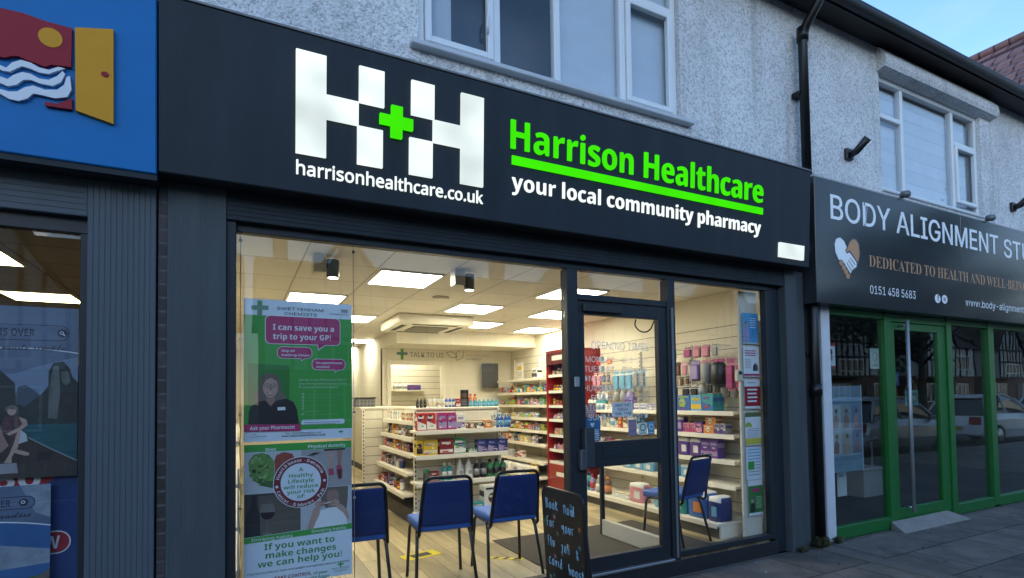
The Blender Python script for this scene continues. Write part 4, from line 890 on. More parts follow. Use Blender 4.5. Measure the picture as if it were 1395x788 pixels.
# the sliver of goods on the left wall
for z, nm in ((1.25, 'upper'), (.95, 'middle'), (.65, 'lower')):
    run(f"the {nm} shelf of the left wall", (-.02, 1.2, z), PI/2, [('carton', 'white', 'grey', 4, .1, .2, .08), ('carton', 'cream', 'red', 3, .1, .16, .08)], sb=.02)
run("the left wall pegs beside the green poster", (-.02, 1.1, 1.85), PI/2, [('hanging pack', 'black', 'white', 3, .10, .2, .03), ('hanging pack', 'pink', 'grey', 3, .10, .2, .03)], gap=.05)
# items on the counter end and behind the hatch
bx = thing('plaid_box', 'dark grey checked box standing at the end of the counter', 'box', (1.66, 4.6, 1.432))
PLD = grid_mat('plaid', (.05, .05, .055), (.12, .12, .13), .05, .05, plane='xz', lw=.02)
M().box(1.50, 1.78, 4.5, 4.7, 1.432, 1.55, PLD, .006).build('body', bx); M().box(1.49, 1.79, 4.49, 4.71, 1.551, 1.57, BLACK, .004).build('lid', bx)
hs = thing('hatch_shelf', 'small cream shelf with boxes seen through the serving hatch', 'shelf', (2.9, 7.3, 1.72))
M().box(2.7, 3.35, 7.2, 7.39, 1.70, 1.72, CREAMP).build('board', hs)
run("the small shelf behind the hatch", (2.72, 7.2, 1.72), 0, [('bottle', 'white', 'grey', 3, .09, .16, .08), ('carton', 'purple', 'navy', 1, .26, .10, .1)])
nb = thing('notice_board', 'dark grey board hanging at the far end of the medicine shelves', 'board', (4.2, 5.85, 1.72))
M().box(4.02, 4.34, 5.83, 5.85, 1.73, 2.18, mat('board_grey', (.06, .065, .07), .6, var=.08)).build('panel', nb); M().box(4.01, 4.35, 5.852, 5.862, 1.72, 2.19, ALU).build('frame', nb)
# the red cosmetics stand
cs = thing('cosmetics_stand', 'tall red cosmetics display stand with white edged shelves', 'display stand', (4.45, 3.37, FZ))
CR = mat('stand_red', (.25, .009, .011), .28, var=.08, scale=3, coat=.3); CRD = mat('stand_dark_red', (.10, .008, .010), .3, var=.08)
M().box(4.20, 4.69, 3.0, 3.022, FZ, 2.20, CR, .003).build('side_panel', cs); M().box(4.20, 4.69, 3.73, 3.752, FZ, 2.20, CR, .003).build('side_panel', cs)
M().box(4.66, 4.69, 3.023, 3.729, FZ, 2.20, CRD).build('back_panel', cs)
M().box(4.19, 4.69, 3.0, 3.752, 2.203, 2.235, CR, .003).box(4.19, 4.21, 3.023, 3.729, 2.02, 2.2, CRD, .003).build('header', cs)
M().box(4.186, 4.1895, 3.12, 3.55, 2.08, 2.15, cmat('white')).build('label_strip', cs)
M().box(4.21, 4.66, 3.023, 3.729, FZ, .53, CR, .004).build('base', cs); M().box(4.206, 4.2095, 3.1, 3.5, .36, .42, cmat('white')).build('label_strip', cs)
for z in (1.86, 1.62, 1.40, 1.19, .96, .74, .56):
    s = M().box(4.24, 4.655, 3.023, 3.729, z-.02, z, CREAMP).build('shelf', cs); M().box(4.225, 4.239, 3.023, 3.729, z-.03, z+.012, cmat('white')).build('shelf_edge', s)
for z, nm in ((1.86, 'top'), (1.62, 'second'), (1.40, 'third'), (1.19, 'fourth'), (.96, 'fifth'), (.74, 'sixth')):
    run(f"the {nm} shelf of the red stand", (4.25, 3.70, z), A, mix(6, ['black', 'dark red', 'pink', 'brown', 'grey'], ['carton', 'bottle'], (.05, .08), (.07, .11), .05), gap=.025)

# ------------------------------------------------------------------ chairs
SEATB = mat('blue_seat', (.03, .13, .50), .65, var=.08, scale=20, bump=.0008, bscale=500); BACKSHADE = mat('blue_back_shaded', (.004, .022, .125), .6, var=.08, scale=20, bump=.0008, bscale=500)  # backrest: the seat's blue darkened, its shade painted into the colour
CHF = mat('chair_frame', (.012, .011, .011), .3, .4, var=.1); CHG = mat('chair_leg', (.045, .04, .035), .3, .5, var=.1)
def make_chair(label, loc, rz):
    o = thing('stacking_chair', label, 'chair', loc, rz, 'blue padded chairs inside the window')
    bm = bmesh.new(); bmesh.ops.create_cube(bm, size=1)
    for v in bm.verts: v.co = Vector((v.co.x*(.43 if v.co.y > 0 else .40), v.co.y*.42+.03, v.co.z*.065+.455))
    bmesh.ops.bevel(bm, geom=bm.edges[:], offset=.03, segments=4, affect='EDGES', profile=.6); bm.verts.index_update()
    M().add([v.co.copy() for v in bm.verts], [tuple(v.index for v in f.verts) for f in bm.faces], SEATB, True).build('seat', o, True); bm.free()
    bm = bmesh.new(); bmesh.ops.create_cube(bm, size=1); bmesh.ops.subdivide_edges(bm, edges=[e for e in bm.edges if abs((e.verts[0].co-e.verts[1].co).z) > .5], cuts=4)
    for v in bm.verts:
        t = v.co.z+.5; v.co = Vector((v.co.x*(.36-.05*t**2), v.co.y*.035-.195-.075*t, +.47+.325*t))
    bmesh.ops.bevel(bm, geom=[e for e in bm.edges if e.is_boundary or e.calc_face_angle(0) > .6], offset=.014, segments=3, affect='EDGES', profile=.6); bm.verts.index_update()
    M().add([v.co.copy() for v in bm.verts], [tuple(v.index for v in f.verts) for f in bm.faces], BACKSHADE, True).build('backrest', o, True); bm.free()
    pts = []
    def yb(z): return -.195-.075*(z-.47)/.325
    L_ = [(-.195, -.14, .405), (-.197, -.175, .395), (-.196, -.195, .415), (-.192, yb(.5), .5), (-.180, yb(.68), .68), (-.172, yb(.77), .77)]
    for t in range(1, 6):
        a = PI-t*PI/2/5; L_.append((-.122+.05*math.cos(a), yb(.80), .77+.052*math.sin(a)))
    full = L_+[(-x, y, z) for x, y, z in L_[::-1]]
    M().tube(full, .0125, CHF, 10).build('back_frame', o, True)
    for s in (-1, 1):
        M().tube([(s*.185, .15, .42), (s*.192, .185, .415), (s*.197, .205, .38), (s*.215, .235, 0)], .0125, CHG, 10).build('leg', o, True)
        M().tube([(s*.19, -.05, .42), (s*.195, -.10, .412), (s*.20, -.13, .37), (s*.225, -.22, 0)], .0125, CHG, 10).build('leg', o, True)
        M().tube([(s*.188, .16, .418), (s*.19, -.06, .418), (s*.195, -.15, .404)], .0115, CHG, 8).build('side_rail', o, True)
    return o
ch = make_chair('blue padded chair half hidden behind the healthy lifestyle poster', (.735, .40, FZ), R(-3))
copy_tree(ch, None, (1.375, .42, FZ), R(-6), 'blue padded chair in the window, left of the one beside the chalkboard')
copy_tree(ch, None, (1.925, .42, FZ), R(-4), 'blue padded chair just left of the chalkboard by the door')
copy_tree(ch, None, (3.70, .38, FZ), R(14), 'blue padded chair behind the narrow window right of the door')
# ------------------------------------------------------------------ floor things
tag(M().box(2.2, 3.9, .03, 1.32, FZ, FZ+.008, mat('door_mat_grey', (.055, .048, .04), .95, var=.3, scale=40, bump=.003, bscale=300), .003).build('door_mat'), 'dark brown entrance mat on the floor inside the door', 'mat')
HY = mat('hazard_yellow', (.62, .50, .02), .5, var=.08)
o = thing('floor_sticker', 'yellow floor sticker with black centre under the left middle chair', 'floor sticker', (1.45, 1.2, FZ), R(12))
M().box(-.17, .17, -.09, .09, .001, .003, HY).build('sheet', o, True); M().box(-.09, .09, -.05, .05, .0032, .0045, INK).build('panel', o, True)
o = thing('floor_sticker', 'short yellow and black striped tape on the floor by the mat', 'floor sticker', (2.05, .72, FZ), R(-38))
M().box(-.16, .16, -.03, .03, .001, .003, HY).build('sheet', o, True)
g = M()
for k in range(3): g.add([(-.11+k*.09, -.03, .0035), (-.07+k*.09, -.03, .0035), (-.04+k*.09, .03, .0035), (-.08+k*.09, .03, .0035)], [(0, 1, 2, 3)], INK)
g.build('stripes', o, True)
gb = thing('glass_barrier', 'low glass safety screen with white foot rail just inside the door', 'screen', (3.25, .5, FZ))
M().box(3.23, 3.27, .94, .98, FZ, 1.06, FRAME, .004).build('post', gb); M().box(3.225, 3.275, .05, .938, FZ+.01, .30, mat('rail_white', (.55, .54, .48), .5, var=.08), .004).build('foot_rail', gb)
M().box(3.245, 3.253, .05, .938, .30, 1.04, GLASS).build('glass_panel', gb)

# ------------------------------------------------------------------ green pharmacist poster
PGRN = mat('poster_green', (.045, .30, .045), .5, var=.05, scale=3); PGRD = mat('poster_green_dark', (.022, .17, .028), .5, var=.15, scale=5); PMAG = mat('poster_magenta', (.36, .022, .12), .5, var=.04)
PBLU = mat('poster_paleblue', (.60, .68, .76), .5, var=.04); SKIN = mat('print_skin', (.40, .27, .22), .6, var=.15, scale=18); SKIND = mat('print_skin_shade', (.26, .16, .13), .6, var=.1, scale=18); HAIRP = mat('print_hair', (.13, .105, .085), .6, var=.4, scale=40, vmul=(3, 1, .4)); SHIRTP = mat('print_shirt', (.010, .011, .013), .6, var=.2)
o, W, Hh = sheet('window_poster', 'green poster of a smiling pharmacist reading I can save you a trip to your GP', 'poster', .04, .66, 1.285, 2.145, .028, PBLU, .004)
f = pm(((38, 22), (568, 52), (577, 720), (42, 750)), W, Hh)
def poly(g, pts, m, lay): g.flat([f(*p) for p in pts], m, lay)
g = M()
poly(g, [(38, 105), (570, 128), (576, 672), (42, 695)], PGRN, 1)
poly(g, [(60, 352), (255, 362), (255, 560), (60, 560)], PGRD, 2)
def bubble(x0, y0, x1, y1, tail, lw):
    a = f(x0, y1); b = f(x1, y0)
    g.rect(a[0]-lw, a[1]-lw, b[0]+lw, b[1]+lw, PAPW, 3, r=.03); g.flat([(f(*tail[0])[0]-lw, f(*tail[0])[1]), (f(*tail[1])[0]-lw*.4, f(*tail[1])[1]-lw*1.8), (f(*tail[2])[0]+lw*1.6, f(*tail[2])[1])], PAPW, 4)
    g.rect(a[0], a[1], b[0], b[1], PMAG, 5, r=.027); g.flat([f(*t) for t in tail], PMAG, 6)
bubble(140, 126, 506, 250, ((392, 248), (399, 280), (440, 248)), .004)
bubble(197, 271, 363, 324, ((310, 320), (312, 335), (338, 320)), .003); bubble(367, 330, 535, 381, ((482, 376), (484, 392), (508, 376)), .003)
# the pharmacist's portrait
poly(g, [(90, 545), (88, 505), (108, 480), (112, 440), (125, 412), (150, 400), (178, 402), (200, 418), (212, 450), (218, 490), (235, 520), (232, 560), (160, 590)], HAIRP, 3)
poly(g, [(62, 662), (64, 600), (72, 570), (110, 545), (140, 538), (165, 560), (190, 540), (240, 528), (275, 545), (292, 580), (304, 660)], SHIRTP, 4)
poly(g, [(142, 540), (145, 520), (182, 520), (188, 540), (166, 568)], SKIND, 5)
e = [f(164+36*math.cos(t*PI/12), 470+54*math.sin(t*PI/12)) for t in range(24)]; g.flat(e, SKIN, 6)
poly(g, [(126, 470), (128, 430), (150, 412), (178, 414), (200, 440), (203, 470), (192, 440), (168, 424), (142, 436)], HAIRP, 7)
for cx in (148, 180):
    c = [f(cx+14*math.cos(t*PI/8), 464+10*math.sin(t*PI/8)) for t in range(17)]; g.stroke(c, .0022, INK, 8); g.flat([f(cx+4*math.cos(t*PI/5), 464+3*math.sin(t*PI/5)) for t in range(10)], INK, 8)
g.stroke([f(162, 462), f(167, 462)], .002, INK, 8); poly(g, [(161, 470), (167, 470), (172, 488), (158, 488)], SKIND, 8)
poly(g, [(146, 498), (164, 503), (184, 497), (176, 511), (164, 515), (153, 511)], mat('print_lips', (.25, .08, .08), .6, var=0), 8); poly(g, [(150, 500), (164, 504), (180, 500), (172, 507), (158, 507)], PAPW, 9)
poly(g, [(198, 572), (235, 570), (236, 586), (199, 588)], PAPW, 5)
poly(g, [(42, 660), (310, 655), (312, 690), (42, 697)], PMAG, 10)
# ticks and small print
for i, y in enumerate((505, 520, 535, 549, 563, 577, 605)):
    g.stroke([f(316, y), f(320, y+5), f(327, y-6)], .0022, PAPW, 3); g.rect(*f(334, y+3), *f(530-(i*37) % 50, y-2), mat('poster_small', (.20, .36, .20), .5, var=.2, scale=60), 3)
g.rect(*f(334, 594), *f(400, 589), MATS['poster_small'], 3)
a = f(315, 660); b = f(535, 626); g.rect(*a, *b, PBLU, 3, r=.012)
for y in (636, 645, 654): g.rect(*f(325, y+2), *f(525-(y % 7)*12, y-2), INKG, 4)
g.stroke([f(78, 70), f(145, 70)], .026, mat('logo_green_pale', (.13, .26, .18), .5, var=0), 3); g.stroke([f(111, 40), f(111, 105)], .026, MATS['logo_green_pale'], 4); g.flat([f(111+9*math.cos(t), 50+9*math.sin(t)) for t in [k*PI/7 for k in range(14)]], PGRN, 5)
g.rect(*f(514, 92), *f(548, 78), INKG, 3)
g.stroke([f(65, 716), f(82, 728), f(100, 712), f(84, 708), f(74, 724)], .002, INKG, 3); g.rect(*f(96, 722), *f(148, 716), INKG, 3); g.stroke([f(505, 692), f(528, 690)], .006, PGRN, 3); g.stroke([f(516, 685), f(516, 697)], .006, PGRN, 3)
g.build('print', o, True)
def line(g, s, x0, x1, y, h, m, lay=7, **k):
    a = f(x0, y); b = f(x1, y); g.text(s, a[0], a[1], h, m, b[0]-a[0], lay, **k)
g = M()
line(g, 'SWETTENHAM', 192, 421, 79, .018, INK, 3, wt=.004); line(g, 'CHEMISTS', 229, 388, 106, .018, INK, 3, wt=.004)
line(g, 'Providing NHS services', 453, 548, 102, .008, INK, 3)
line(g, 'I can save you a', 173, 476, 181, .034, PAPW, 7, wt=.022); line(g, 'trip to your GP!', 174, 460, 228, .034, PAPW, 7, wt=.022)
line(g, 'Skip GP', 215, 280, 293, .014, PAPW, 7, wt=.015); line(g, 'waiting times!', 214, 354, 314, .014, PAPW, 7, wt=.015)
line(g, 'No appointment', 387, 520, 352, .013, PAPW, 7, wt=.02); line(g, 'needed!', 387, 455, 372, .013, PAPW, 7, wt=.02)
PTX = mat('poster_script', (.40, .55, .40), .5, var=0)
for s, x1, y in (('Speak to our Pharmacist first if', 540, 438), ('you are experiencing any of the', 545, 457), ('7 common ailments below', 498, 476)): line(g, s, 300, x1, y, .013, PTX, 3, shear=.25, wt=.006)
line(g, 'Ask your Pharmacist', 70, 283, 688, .021, PAPW, 11, wt=.012)
line(g, 'For more information visit', 238, 415, 709, .013, INK, 3); line(g, 'www.swettenhamchemists.co.uk', 218, 436, 722, .0125, INK, 3, wt=.012)
g.build('lettering', o, True)
# ------------------------------------------------------------------ healthy lifestyle poster
o, W, Hh = sheet('window_poster', 'poster with round maroon Healthy Lifestyle badge over four habit pictures', 'poster', .042, .656, .42, 1.268, .028, PBLU, .004)
f = pm(((38, 72), (612, 45), (610, 775), (40, 830)), W, Hh)
PBG = mat('photo_pale', (.42, .45, .48), .55, var=.15, scale=5); PROAD = mat('photo_road', (.30, .30, .31), .55, var=.25, scale=6); PDRK = mat('photo_dark', (.035, .032, .03), .5, var=.5, scale=5); PWOOD = mat('photo_wood', (.10, .085, .065), .5, var=.35, scale=5, vmul=(.5, 1, 6))
SALAD = mat('photo_salad', (.10, .21, .05), .6, var=.75, scale=38); SALADD = mat('photo_salad_dark', (.035, .10, .025), .6, var=.6, scale=26); BEAN = mat('photo_beans', (.24, .045, .03), .6, var=.7, scale=50); MARO = mat('badge_maroon', (.16, .014, .018), .5, var=.05); SHOE = mat('photo_shoe', (.38, .05, .10), .5, var=.2, scale=30); GTXT = mat('poster_green_text', (.05, .24, .06), .5, var=0); WINE = mat('photo_glass', (.16, .15, .14), .4, var=.2, scale=20)
g = M()
poly(g, [(38, 72), (612, 45), (611, 85), (38, 112)], PGRN, 1)
poly(g, [(40, 114), (329, 100), (329, 318), (40, 330)], PBG, 1); poly(g, [(331, 99), (611, 86), (611, 292), (331, 305)], PROAD, 1)
poly(g, [(40, 332), (328, 319), (328, 528), (40, 560)], PDRK, 1); poly(g, [(110, 340), (328, 330), (328, 527), (110, 545)], PWOOD, 2); poly(g, [(330, 306), (610, 293), (610, 498), (330, 527)], PBG, 1)
poly(g, [(40, 562), (610, 499), (610, 530), (40, 592)], PGRN, 1)
# salad laid out as half a heart, beans as the other
poly(g, [(182, 300), (120, 285), (80, 250), (62, 205), (60, 160), (85, 122), (130, 112), (165, 125), (188, 155), (192, 230)], SALAD, 2)
poly(g, [(182, 300), (120, 285), (84, 246), (110, 240), (150, 262), (188, 262)], SALADD, 3)
for k in range(46):
    x, y = rs.uniform(66, 186), rs.uniform(120, 285)
    if (x-125)**2/62**2+(y-200)**2/86**2 < 1: g.disc(*f(x, y), rs.uniform(.006, .013), rs.choice([SALAD, SALADD, mat('photo_leaf', (.22, .34, .12), .6, var=.4, scale=60)]), 4+k % 3, n=7)
poly(g, [(190, 158), (200, 125), (240, 108), (285, 118), (300, 150), (295, 200), (240, 240), (195, 240)], BEAN, 2)
# walking legs and pink shoes
for pts, mm, l in (([(470, 92), (505, 90), (508, 150), (500, 205), (484, 205), (478, 150)], SKIN, 2), ([(525, 90), (562, 88), (555, 140), (548, 190), (530, 190), (530, 140)], SKIND, 2), ([(478, 200), (505, 198), (513, 225), (505, 237), (482, 236)], SHOE, 3), ([(525, 182), (552, 180), (560, 215), (555, 255), (535, 260), (524, 220)], SHOE, 3), ([(529, 205), (552, 203), (553, 250), (537, 255)], PDRK, 4), ([(455, 94), (575, 87), (572, 96), (458, 104)], SHIRTP, 3), ([(360, 130), (400, 112), (440, 112), (400, 128)], SHIRTP, 2)): poly(g, pts, mm, l)
# bottle and wine glass
poly(g, [(48, 555), (50, 440), (70, 405), (76, 340), (98, 338), (102, 400), (118, 432), (120, 550)], SHIRTP, 3)
c = [(122, 385), (118, 425), (126, 455), (148, 468), (175, 462), (193, 440), (195, 420), (186, 380)]; poly(g, c, WINE, 4); poly(g, [(120, 428), (127, 455), (148, 467), (175, 461), (193, 438), (193, 426)], mat('photo_wine', (.02, .006, .008), .4, var=0), 5)
g.stroke([f(154, 465), f(156, 535)], .004, WINE, 5); g.flat([f(154+28*math.cos(t), 540+6*math.sin(t)) for t in [k*PI/8 for k in range(16)]], WINE, 5)
# person snapping a cigarette
poly(g, [(425, 303), (590, 295), (588, 360), (580, 420), (560, 470), (535, 420), (470, 420), (440, 380)], HAIRP, 2)
poly(g, [(468, 340), (480, 318), (520, 314), (538, 335), (536, 385), (515, 410), (485, 410), (470, 385)], SKIND, 3)
poly(g, [(385, 523), (400, 455), (440, 425), (480, 412), (530, 408), (570, 440), (585, 503)], PAPW, 4)
poly(g, [(362, 524), (378, 470), (392, 425), (410, 405), (432, 412), (430, 445), (408, 490), (395, 522)], SKIN, 5)
poly(g, [(582, 470), (560, 440), (530, 418), (520, 400), (545, 392), (565, 405), (590, 440), (595, 480)], SKIN, 5)
for (hx, hy, s) in ((428, 392, 1), (516, 384, -1)):
    g.flat([f(hx+24*math.cos(a), hy+19*math.sin(a)) for a in [k*PI/8 for k in range(16)]], SKIN, 6)
    for k in range(4): g.stroke([f(hx+s*6, hy-12+k*8), f(hx+s*(32-k*3), hy-14+k*8)], .0075, SKIN if k % 2 else SKIND, 7)
g.stroke([f(458, 388), f(488, 382)], .005, PAPW, 8)
cx, cy = f(330, 270); Rr = .157
g.disc(cx, cy, Rr, PBLU, 7, n=48); g.disc(cx, cy, Rr-.004, MARO, 8, n=48); g.disc(cx, cy, Rr*.735, PBLU, 9, n=48)
g.disc(cx-Rr*.865, cy-Rr*.12, .008, PAPW, 9); g.disc(cx+Rr*.865, cy+Rr*.0, .008, PAPW, 9)
g.stroke([f(530, 722), f(560, 719)], .009, PGRN, 2); g.stroke([f(545, 707), f(545, 733)], .009, PGRN, 3)
g.build('print', o, True)
g = LT()
def arc_text(s, start, step, inward):
    ang = start; ga = M()
    for ch in s:
        if ch != ' ':
            r = Rr*(.80 if not inward else .935)
            t = R(ang); rot = t-PI/2 if not inward else t+PI/2
            ga.text(ch, cx+r*math.cos(t), cy+r*math.sin(t), .0185, PAPW, None, 10, al='c', wt=.015, rot=rot)
        w = {'i': .55, 't': .7, 'r': .7, ' ': .6, '-': .7, 'm': 1.5, 's': .9, 'H': 1.2, 'D': 1.2}.get(ch, 1.0)
        ang += step*w
    ga.build('lettering', o, True)
arc_text('Heart Disease - Dementia', 166, -6.9, False); arc_text('Cancer - Diabetes - Pain', 202, 6.9, True)
for s, y, w in (('A', 212, 24), ('Healthy', 243, 130), ('Lifestyle', 273, 138), ('will reduce', 303, 186), ('your risk', 330, 150), ('of:', 356, 42)):
    g.text(s, cx, f(330, y)[1], .0225, GTXT, w/574*W, 10, al='c', wt=.012)
line(g, 'Diet', 146, 200, 103, .018, PAPW, 2, wt=.012); line(g, 'Physical Activity', 368, 578, 88, .019, PAPW, 2, wt=.014)
line(g, 'Drinking habits', 78, 285, 580, .018, PAPW, 2, wt=.008); line(g, 'Smoking habits', 385, 577, 545, .018, PAPW, 2, wt=.008)
for s, x0, x1, y in (('If you want to', 140, 512, 627), ('make changes', 147, 520, 672), ('we can help you!', 107, 552, 718)): line(g, s, x0, x1, y, .036, GTXT, 2, wt=.026)
line(g, 'Free blood pressure tests and weight management service available', 58, 592, 757, .0125, INK, 2, wt=.004)
line(g, 'SWETTENHAM', 495, 592, 750, .011, GTXT, 2); line(g, 'CHEMISTS', 508, 578, 763, .011, GTXT, 2)
line(g, 'TAKE CONTROL', 190, 385, 787, .020, MARO, 2, wt=.025); line(g, 'of your', 394, 472, 770, .018, GTXT, 2, shear=.2, wt=.01); line(g, 'health future', 350, 480, 798, .018, GTXT, 2, shear=.2, wt=.01)
g.build('lettering', o, True)
ph_ = thing('poster_holder', 'clear plastic poster holder behind the left edge of the healthy lifestyle poster', 'holder', (.02, .05, .42))
M().box(.012, .60, .044, .050, .42, 1.13, glass('clear_plastic', (.9, .93, .93), 1.0)).build('panel', ph_); M().box(.008, .016, .042, .052, .42, 1.13, mat('plastic_edge', (.5, .53, .55), .3, var=0)).build('edge', ph_)
# ------------------------------------------------------------------ posters down the side window
wp = M().box(4.26, 4.509, .075, .095, FZ, 2.52, mat('panel_cream', (.60, .56, .46), .6, var=.05)); wp.build('display_panel', sf)
def small(label, z0, z1, base, draw, x0=4.29, x1=4.505):
    o, W, Hh = sheet('small_poster', label, 'poster', x0, x1, z0, z1, .055, base, .003)
    g = M(); draw(g, W, Hh); g.build('print', o, True); M().box(-.006, W+.006, -.006, -.004, -.008, .003, MATS['plastic_edge']).build('holder', o, True)
    return o
SKB = mat('poster_skyblue', (.06, .30, .55), .5, var=.08, scale=6)
def d1(g, W, H):
    g.rect(.08, H*.25, W-.01, H*.9, mat('poster_cyan', (.03, .24, .50), .5, var=.05)); g.flat([(.01, .01), (.015, .12), (.04, .15), (.07, .14), (.09, .08), (.085, .01)], MATS['pack_lilac'], 2); g.disc(.045, .175, .022, SKIN, 3, ry=.028); g.flat([(.022, .18), (.03, .205), (.06, .205), (.068, .18), (.045, .195)], HAIRP, 4)
    for k in range(5): g.rect(.10, H*.82-k*.022, W-.03, H*.82-k*.022+.006, PAPW, 2)
small('light blue poster of a person in lilac, topmost in the side window', 2.02, 2.31, SKB, d1)
def d2(g, W, H):
    for k in range(3): g.rect(.02, H*.84-k*.022, W*.8, H*.84-k*.022+.010, PMAG)
    for k in range(6): g.rect(.02, H*.55-k*.016, W*.5, H*.55-k*.016+.005, INKG)
    g.flat([(W*.58, .05), (W*.9, .05), (W*.9, .1), (W*.75, .13), (W*.6, .1)], INK); g.rect(.0, .0, W, .022, PMAG)
small('white poster with pink heading, second from the top of the side window', 1.70, 1.985, PAPW, d2)
def d3(g, W, H):
    g.rect(.0, .02, W, H*.76, mat('poster_red', (.28, .010, .025), .5, var=.05))
    for k, s in enumerate(('BLOOD', 'PRESSURE', 'CHECKS', 'HERE')): g.rect(W*.18, H*.62-k*.037, W*(.82-.04*(k % 2)), H*.62-k*.037+.016, PAPW, 2)
    g.rect(W*.2, H*.88, W*.7, H*.91, INKG)
small('dark red poster with white lines of print, third down the side window', 1.39, 1.665, PAPW, d3)
def d4(g, W, H):
    g.rect(0, H*.86, W, H, mat('poster_olive', (.10, .14, .06), .5, var=.1)); g.rect(0, 0, W, H*.2, mat('poster_yellow', (.55, .50, .06), .5, var=.08)); g.flat([(W*.2+W*.22*math.cos(t), H*.55+W*.22*math.sin(t)) for t in [k*PI/8 for k in range(9)]], mat('poster_lime', (.30, .42, .05), .5, var=.05), 2)
    for k in range(6): g.rect(W*.12, H*.48-k*.016, W*.85, H*.48-k*.016+.005, INKG)
small('white poster with yellow foot and lime dome, fourth down the side window', 1.04, 1.35, PAPW, d4)
def d5(g, W, H):
    g.rect(W*.1, H*.3, W*.5, H*.55, PGRN); 
    for k in range(9): g.rect(W*.1, H*.9-k*.03, W*(.9 if k < 3 else .88), H*.9-k*.03+.008, SKB if k < 4 else INKG, 2) if k < 4 or k > 6 else g.rect(W*.55, H*.9-k*.03, W*.9, H*.9-k*.03+.008, INKG, 2)
small('pale blue poster with green square, fifth down the side window', .71, 1.02, PBLU, d5)
def d6(g, W, H):
    g.rect(0, .02, W, H*.84, PGRD); g.rect(W*.25, H*.66, W*.8, H*.76, PMAG, 2, r=.01); g.flat([(.02, .03), (.025, .10), (.05, .12), (.08, .11), (.09, .03)], SHIRTP, 2); g.disc(.052, .14, .02, SKIN, 3, ry=.025); g.flat([(.03, .14), (.035, .168), (.068, .168), (.075, .13), (.05, .155)], HAIRP, 4)
    for k in range(6): g.rect(W*.52, H*.5-k*.02, W*.92, H*.5-k*.02+.006, PTX, 2)
small('small green pharmacist poster at the bottom of the side window', .37, .70, PAPW, d6, 4.305, 4.50)
tb = thing('thermostat_box', 'small cream control box on the edge of the side window panel', 'control box', (4.24, .07, 1.65))
M().box(4.20, 4.275, .05, .09, 1.65, 1.76, mat('box_cream', (.62, .57, .40), .4, var=.03), .006).build('body', tb); M().box(4.215, 4.26, .047, .0495, 1.715, 1.745, INK).build('screen', tb)
# ------------------------------------------------------------------ travel posters
BNAVY = mat('banner_blue', (.004, .033, .15), .5, var=.25, scale=1.5)
o, W, Hh = sheet('travel_banner', 'deep blue window banner with red price flash behind the travel posters', 'banner', -2.6, -.725, .44, 1.735, .062, BNAVY)
g = M(); FR_ = mat('flash_red', (.30, .008, .02), .5, var=.05)
g.flat([(1.2, .66), (1.72, .66), (1.80, .745), (1.76, .83), (1.2, .83)], FR_).rect(1.30, .31, 1.835, .43, PAPW, 1, r=.058).rect(1.30, .316, 1.829, .424, FR_, 2, r=.052)
g.build('print', o, True)
LT().text('FOR JUST', 1.52, .775, .030, PAPW, .20, 3, wt=.02).text('\u00a360', 1.42, .665, .085, PAPW, .29, 3, wt=.03).text('NOW', 1.62, .338, .065, PAPW, .17, 3, wt=.01).build('lettering', o, True)
SKYP = mat('photo_sky', (.085, .125, .20), .5, var=.25, scale=3, vmul=(1, 1, 2.5)); SKYL = mat('photo_haze', (.15, .21, .31), .5, var=.15, scale=4); KARST = mat('photo_karst', (.018, .026, .028), .6, var=.62, scale=22); KARSL = mat('photo_karst_pale', (.10, .115, .11), .6, var=.6, scale=16, vmul=(2, 1, .6)); FARK = mat('photo_far_hill', (.045, .07, .10), .6, var=.25, scale=9); SEA = mat('photo_sea', (.015, .085, .10), .35, var=.6, scale=16, vmul=(.4, 1, 4)); BOAT = mat('photo_boat', (.030, .023, .019), .55, var=.6, scale=16, vmul=(3, 1, .8)); NAVYT = mat('print_navy', (.012, .02, .05), .5, var=0); SHIRTF = mat('photo_floral', (.07, .03, .03), .6, var=.8, scale=60)
o, W, Hh = sheet('travel_poster', 'travel poster of a man seated in a longboat among rocky islands', 'poster', -1.335, -.735, 1.18, 2.03, .02, SKYP, .004, 'travel posters in the window')
def f(px, py): return (W-(106-px)*.0030, ((642.5-.0425*px)-py)/((642.5-.0425*px)-(405+.0755*px))*Hh)
g = M()
poly(g, [(-94, 540), (-94, 500), (20, 502), (60, 490), (106, 480), (106, 540)], SKYL, 1)
arc = [(-94+i*10, 465+.00088*(-94+i*10+3)**2 if (-94+i*10) > -3 else 465) for i in range(21)]
g.stroke([f(*p) for p in arc], .006, PAPW, 3)
poly(g, [(-94, 470), (0, 494), (12, 505), (22, 515), (25, 548), (-94, 548)], KARST, 3); poly(g, [(20, 548), (26, 520), (36, 518), (48, 526), (60, 538), (66, 548)], FARK, 2)
poly(g, [(35, 548), (58, 530), (66, 520), (66, 500), (72, 488), (86, 486), (95, 497), (98, 508), (106, 516), (106, 573), (38, 575)], KARST, 4)
poly(g, [(66, 565), (67, 525), (70, 505), (73, 492), (80, 492), (82, 530), (78, 566)], KARSL, 5); poly(g, [(83, 500), (92, 500), (96, 515), (90, 520), (84, 515)], KARSL, 5); poly(g, [(-94, 572), (-94, 545), (30, 545), (45, 555), (62, 557), (66, 574)], KARST, 5)
poly(g, [(-94, 574), (106, 573), (106, 625), (-94, 630)], SEA, 6)
poly(g, [(-94, 650), (-94, 585), (20, 585), (42, 593), (70, 608), (106, 626), (106, 645)], BOAT, 7); g.stroke([f(42, 592), f(70, 607), f(106, 624)], .006, mat('photo_boat_edge', (.20, .24, .26), .5, var=.1), 8)
poly(g, [(-10, 628), (26, 626), (28, 640), (-10, 642)], mat('photo_mat', (.24, .23, .25), .6, var=.2), 8); poly(g, [(55, 612), (75, 610), (68, 622), (52, 624)], SHIRTP, 8)
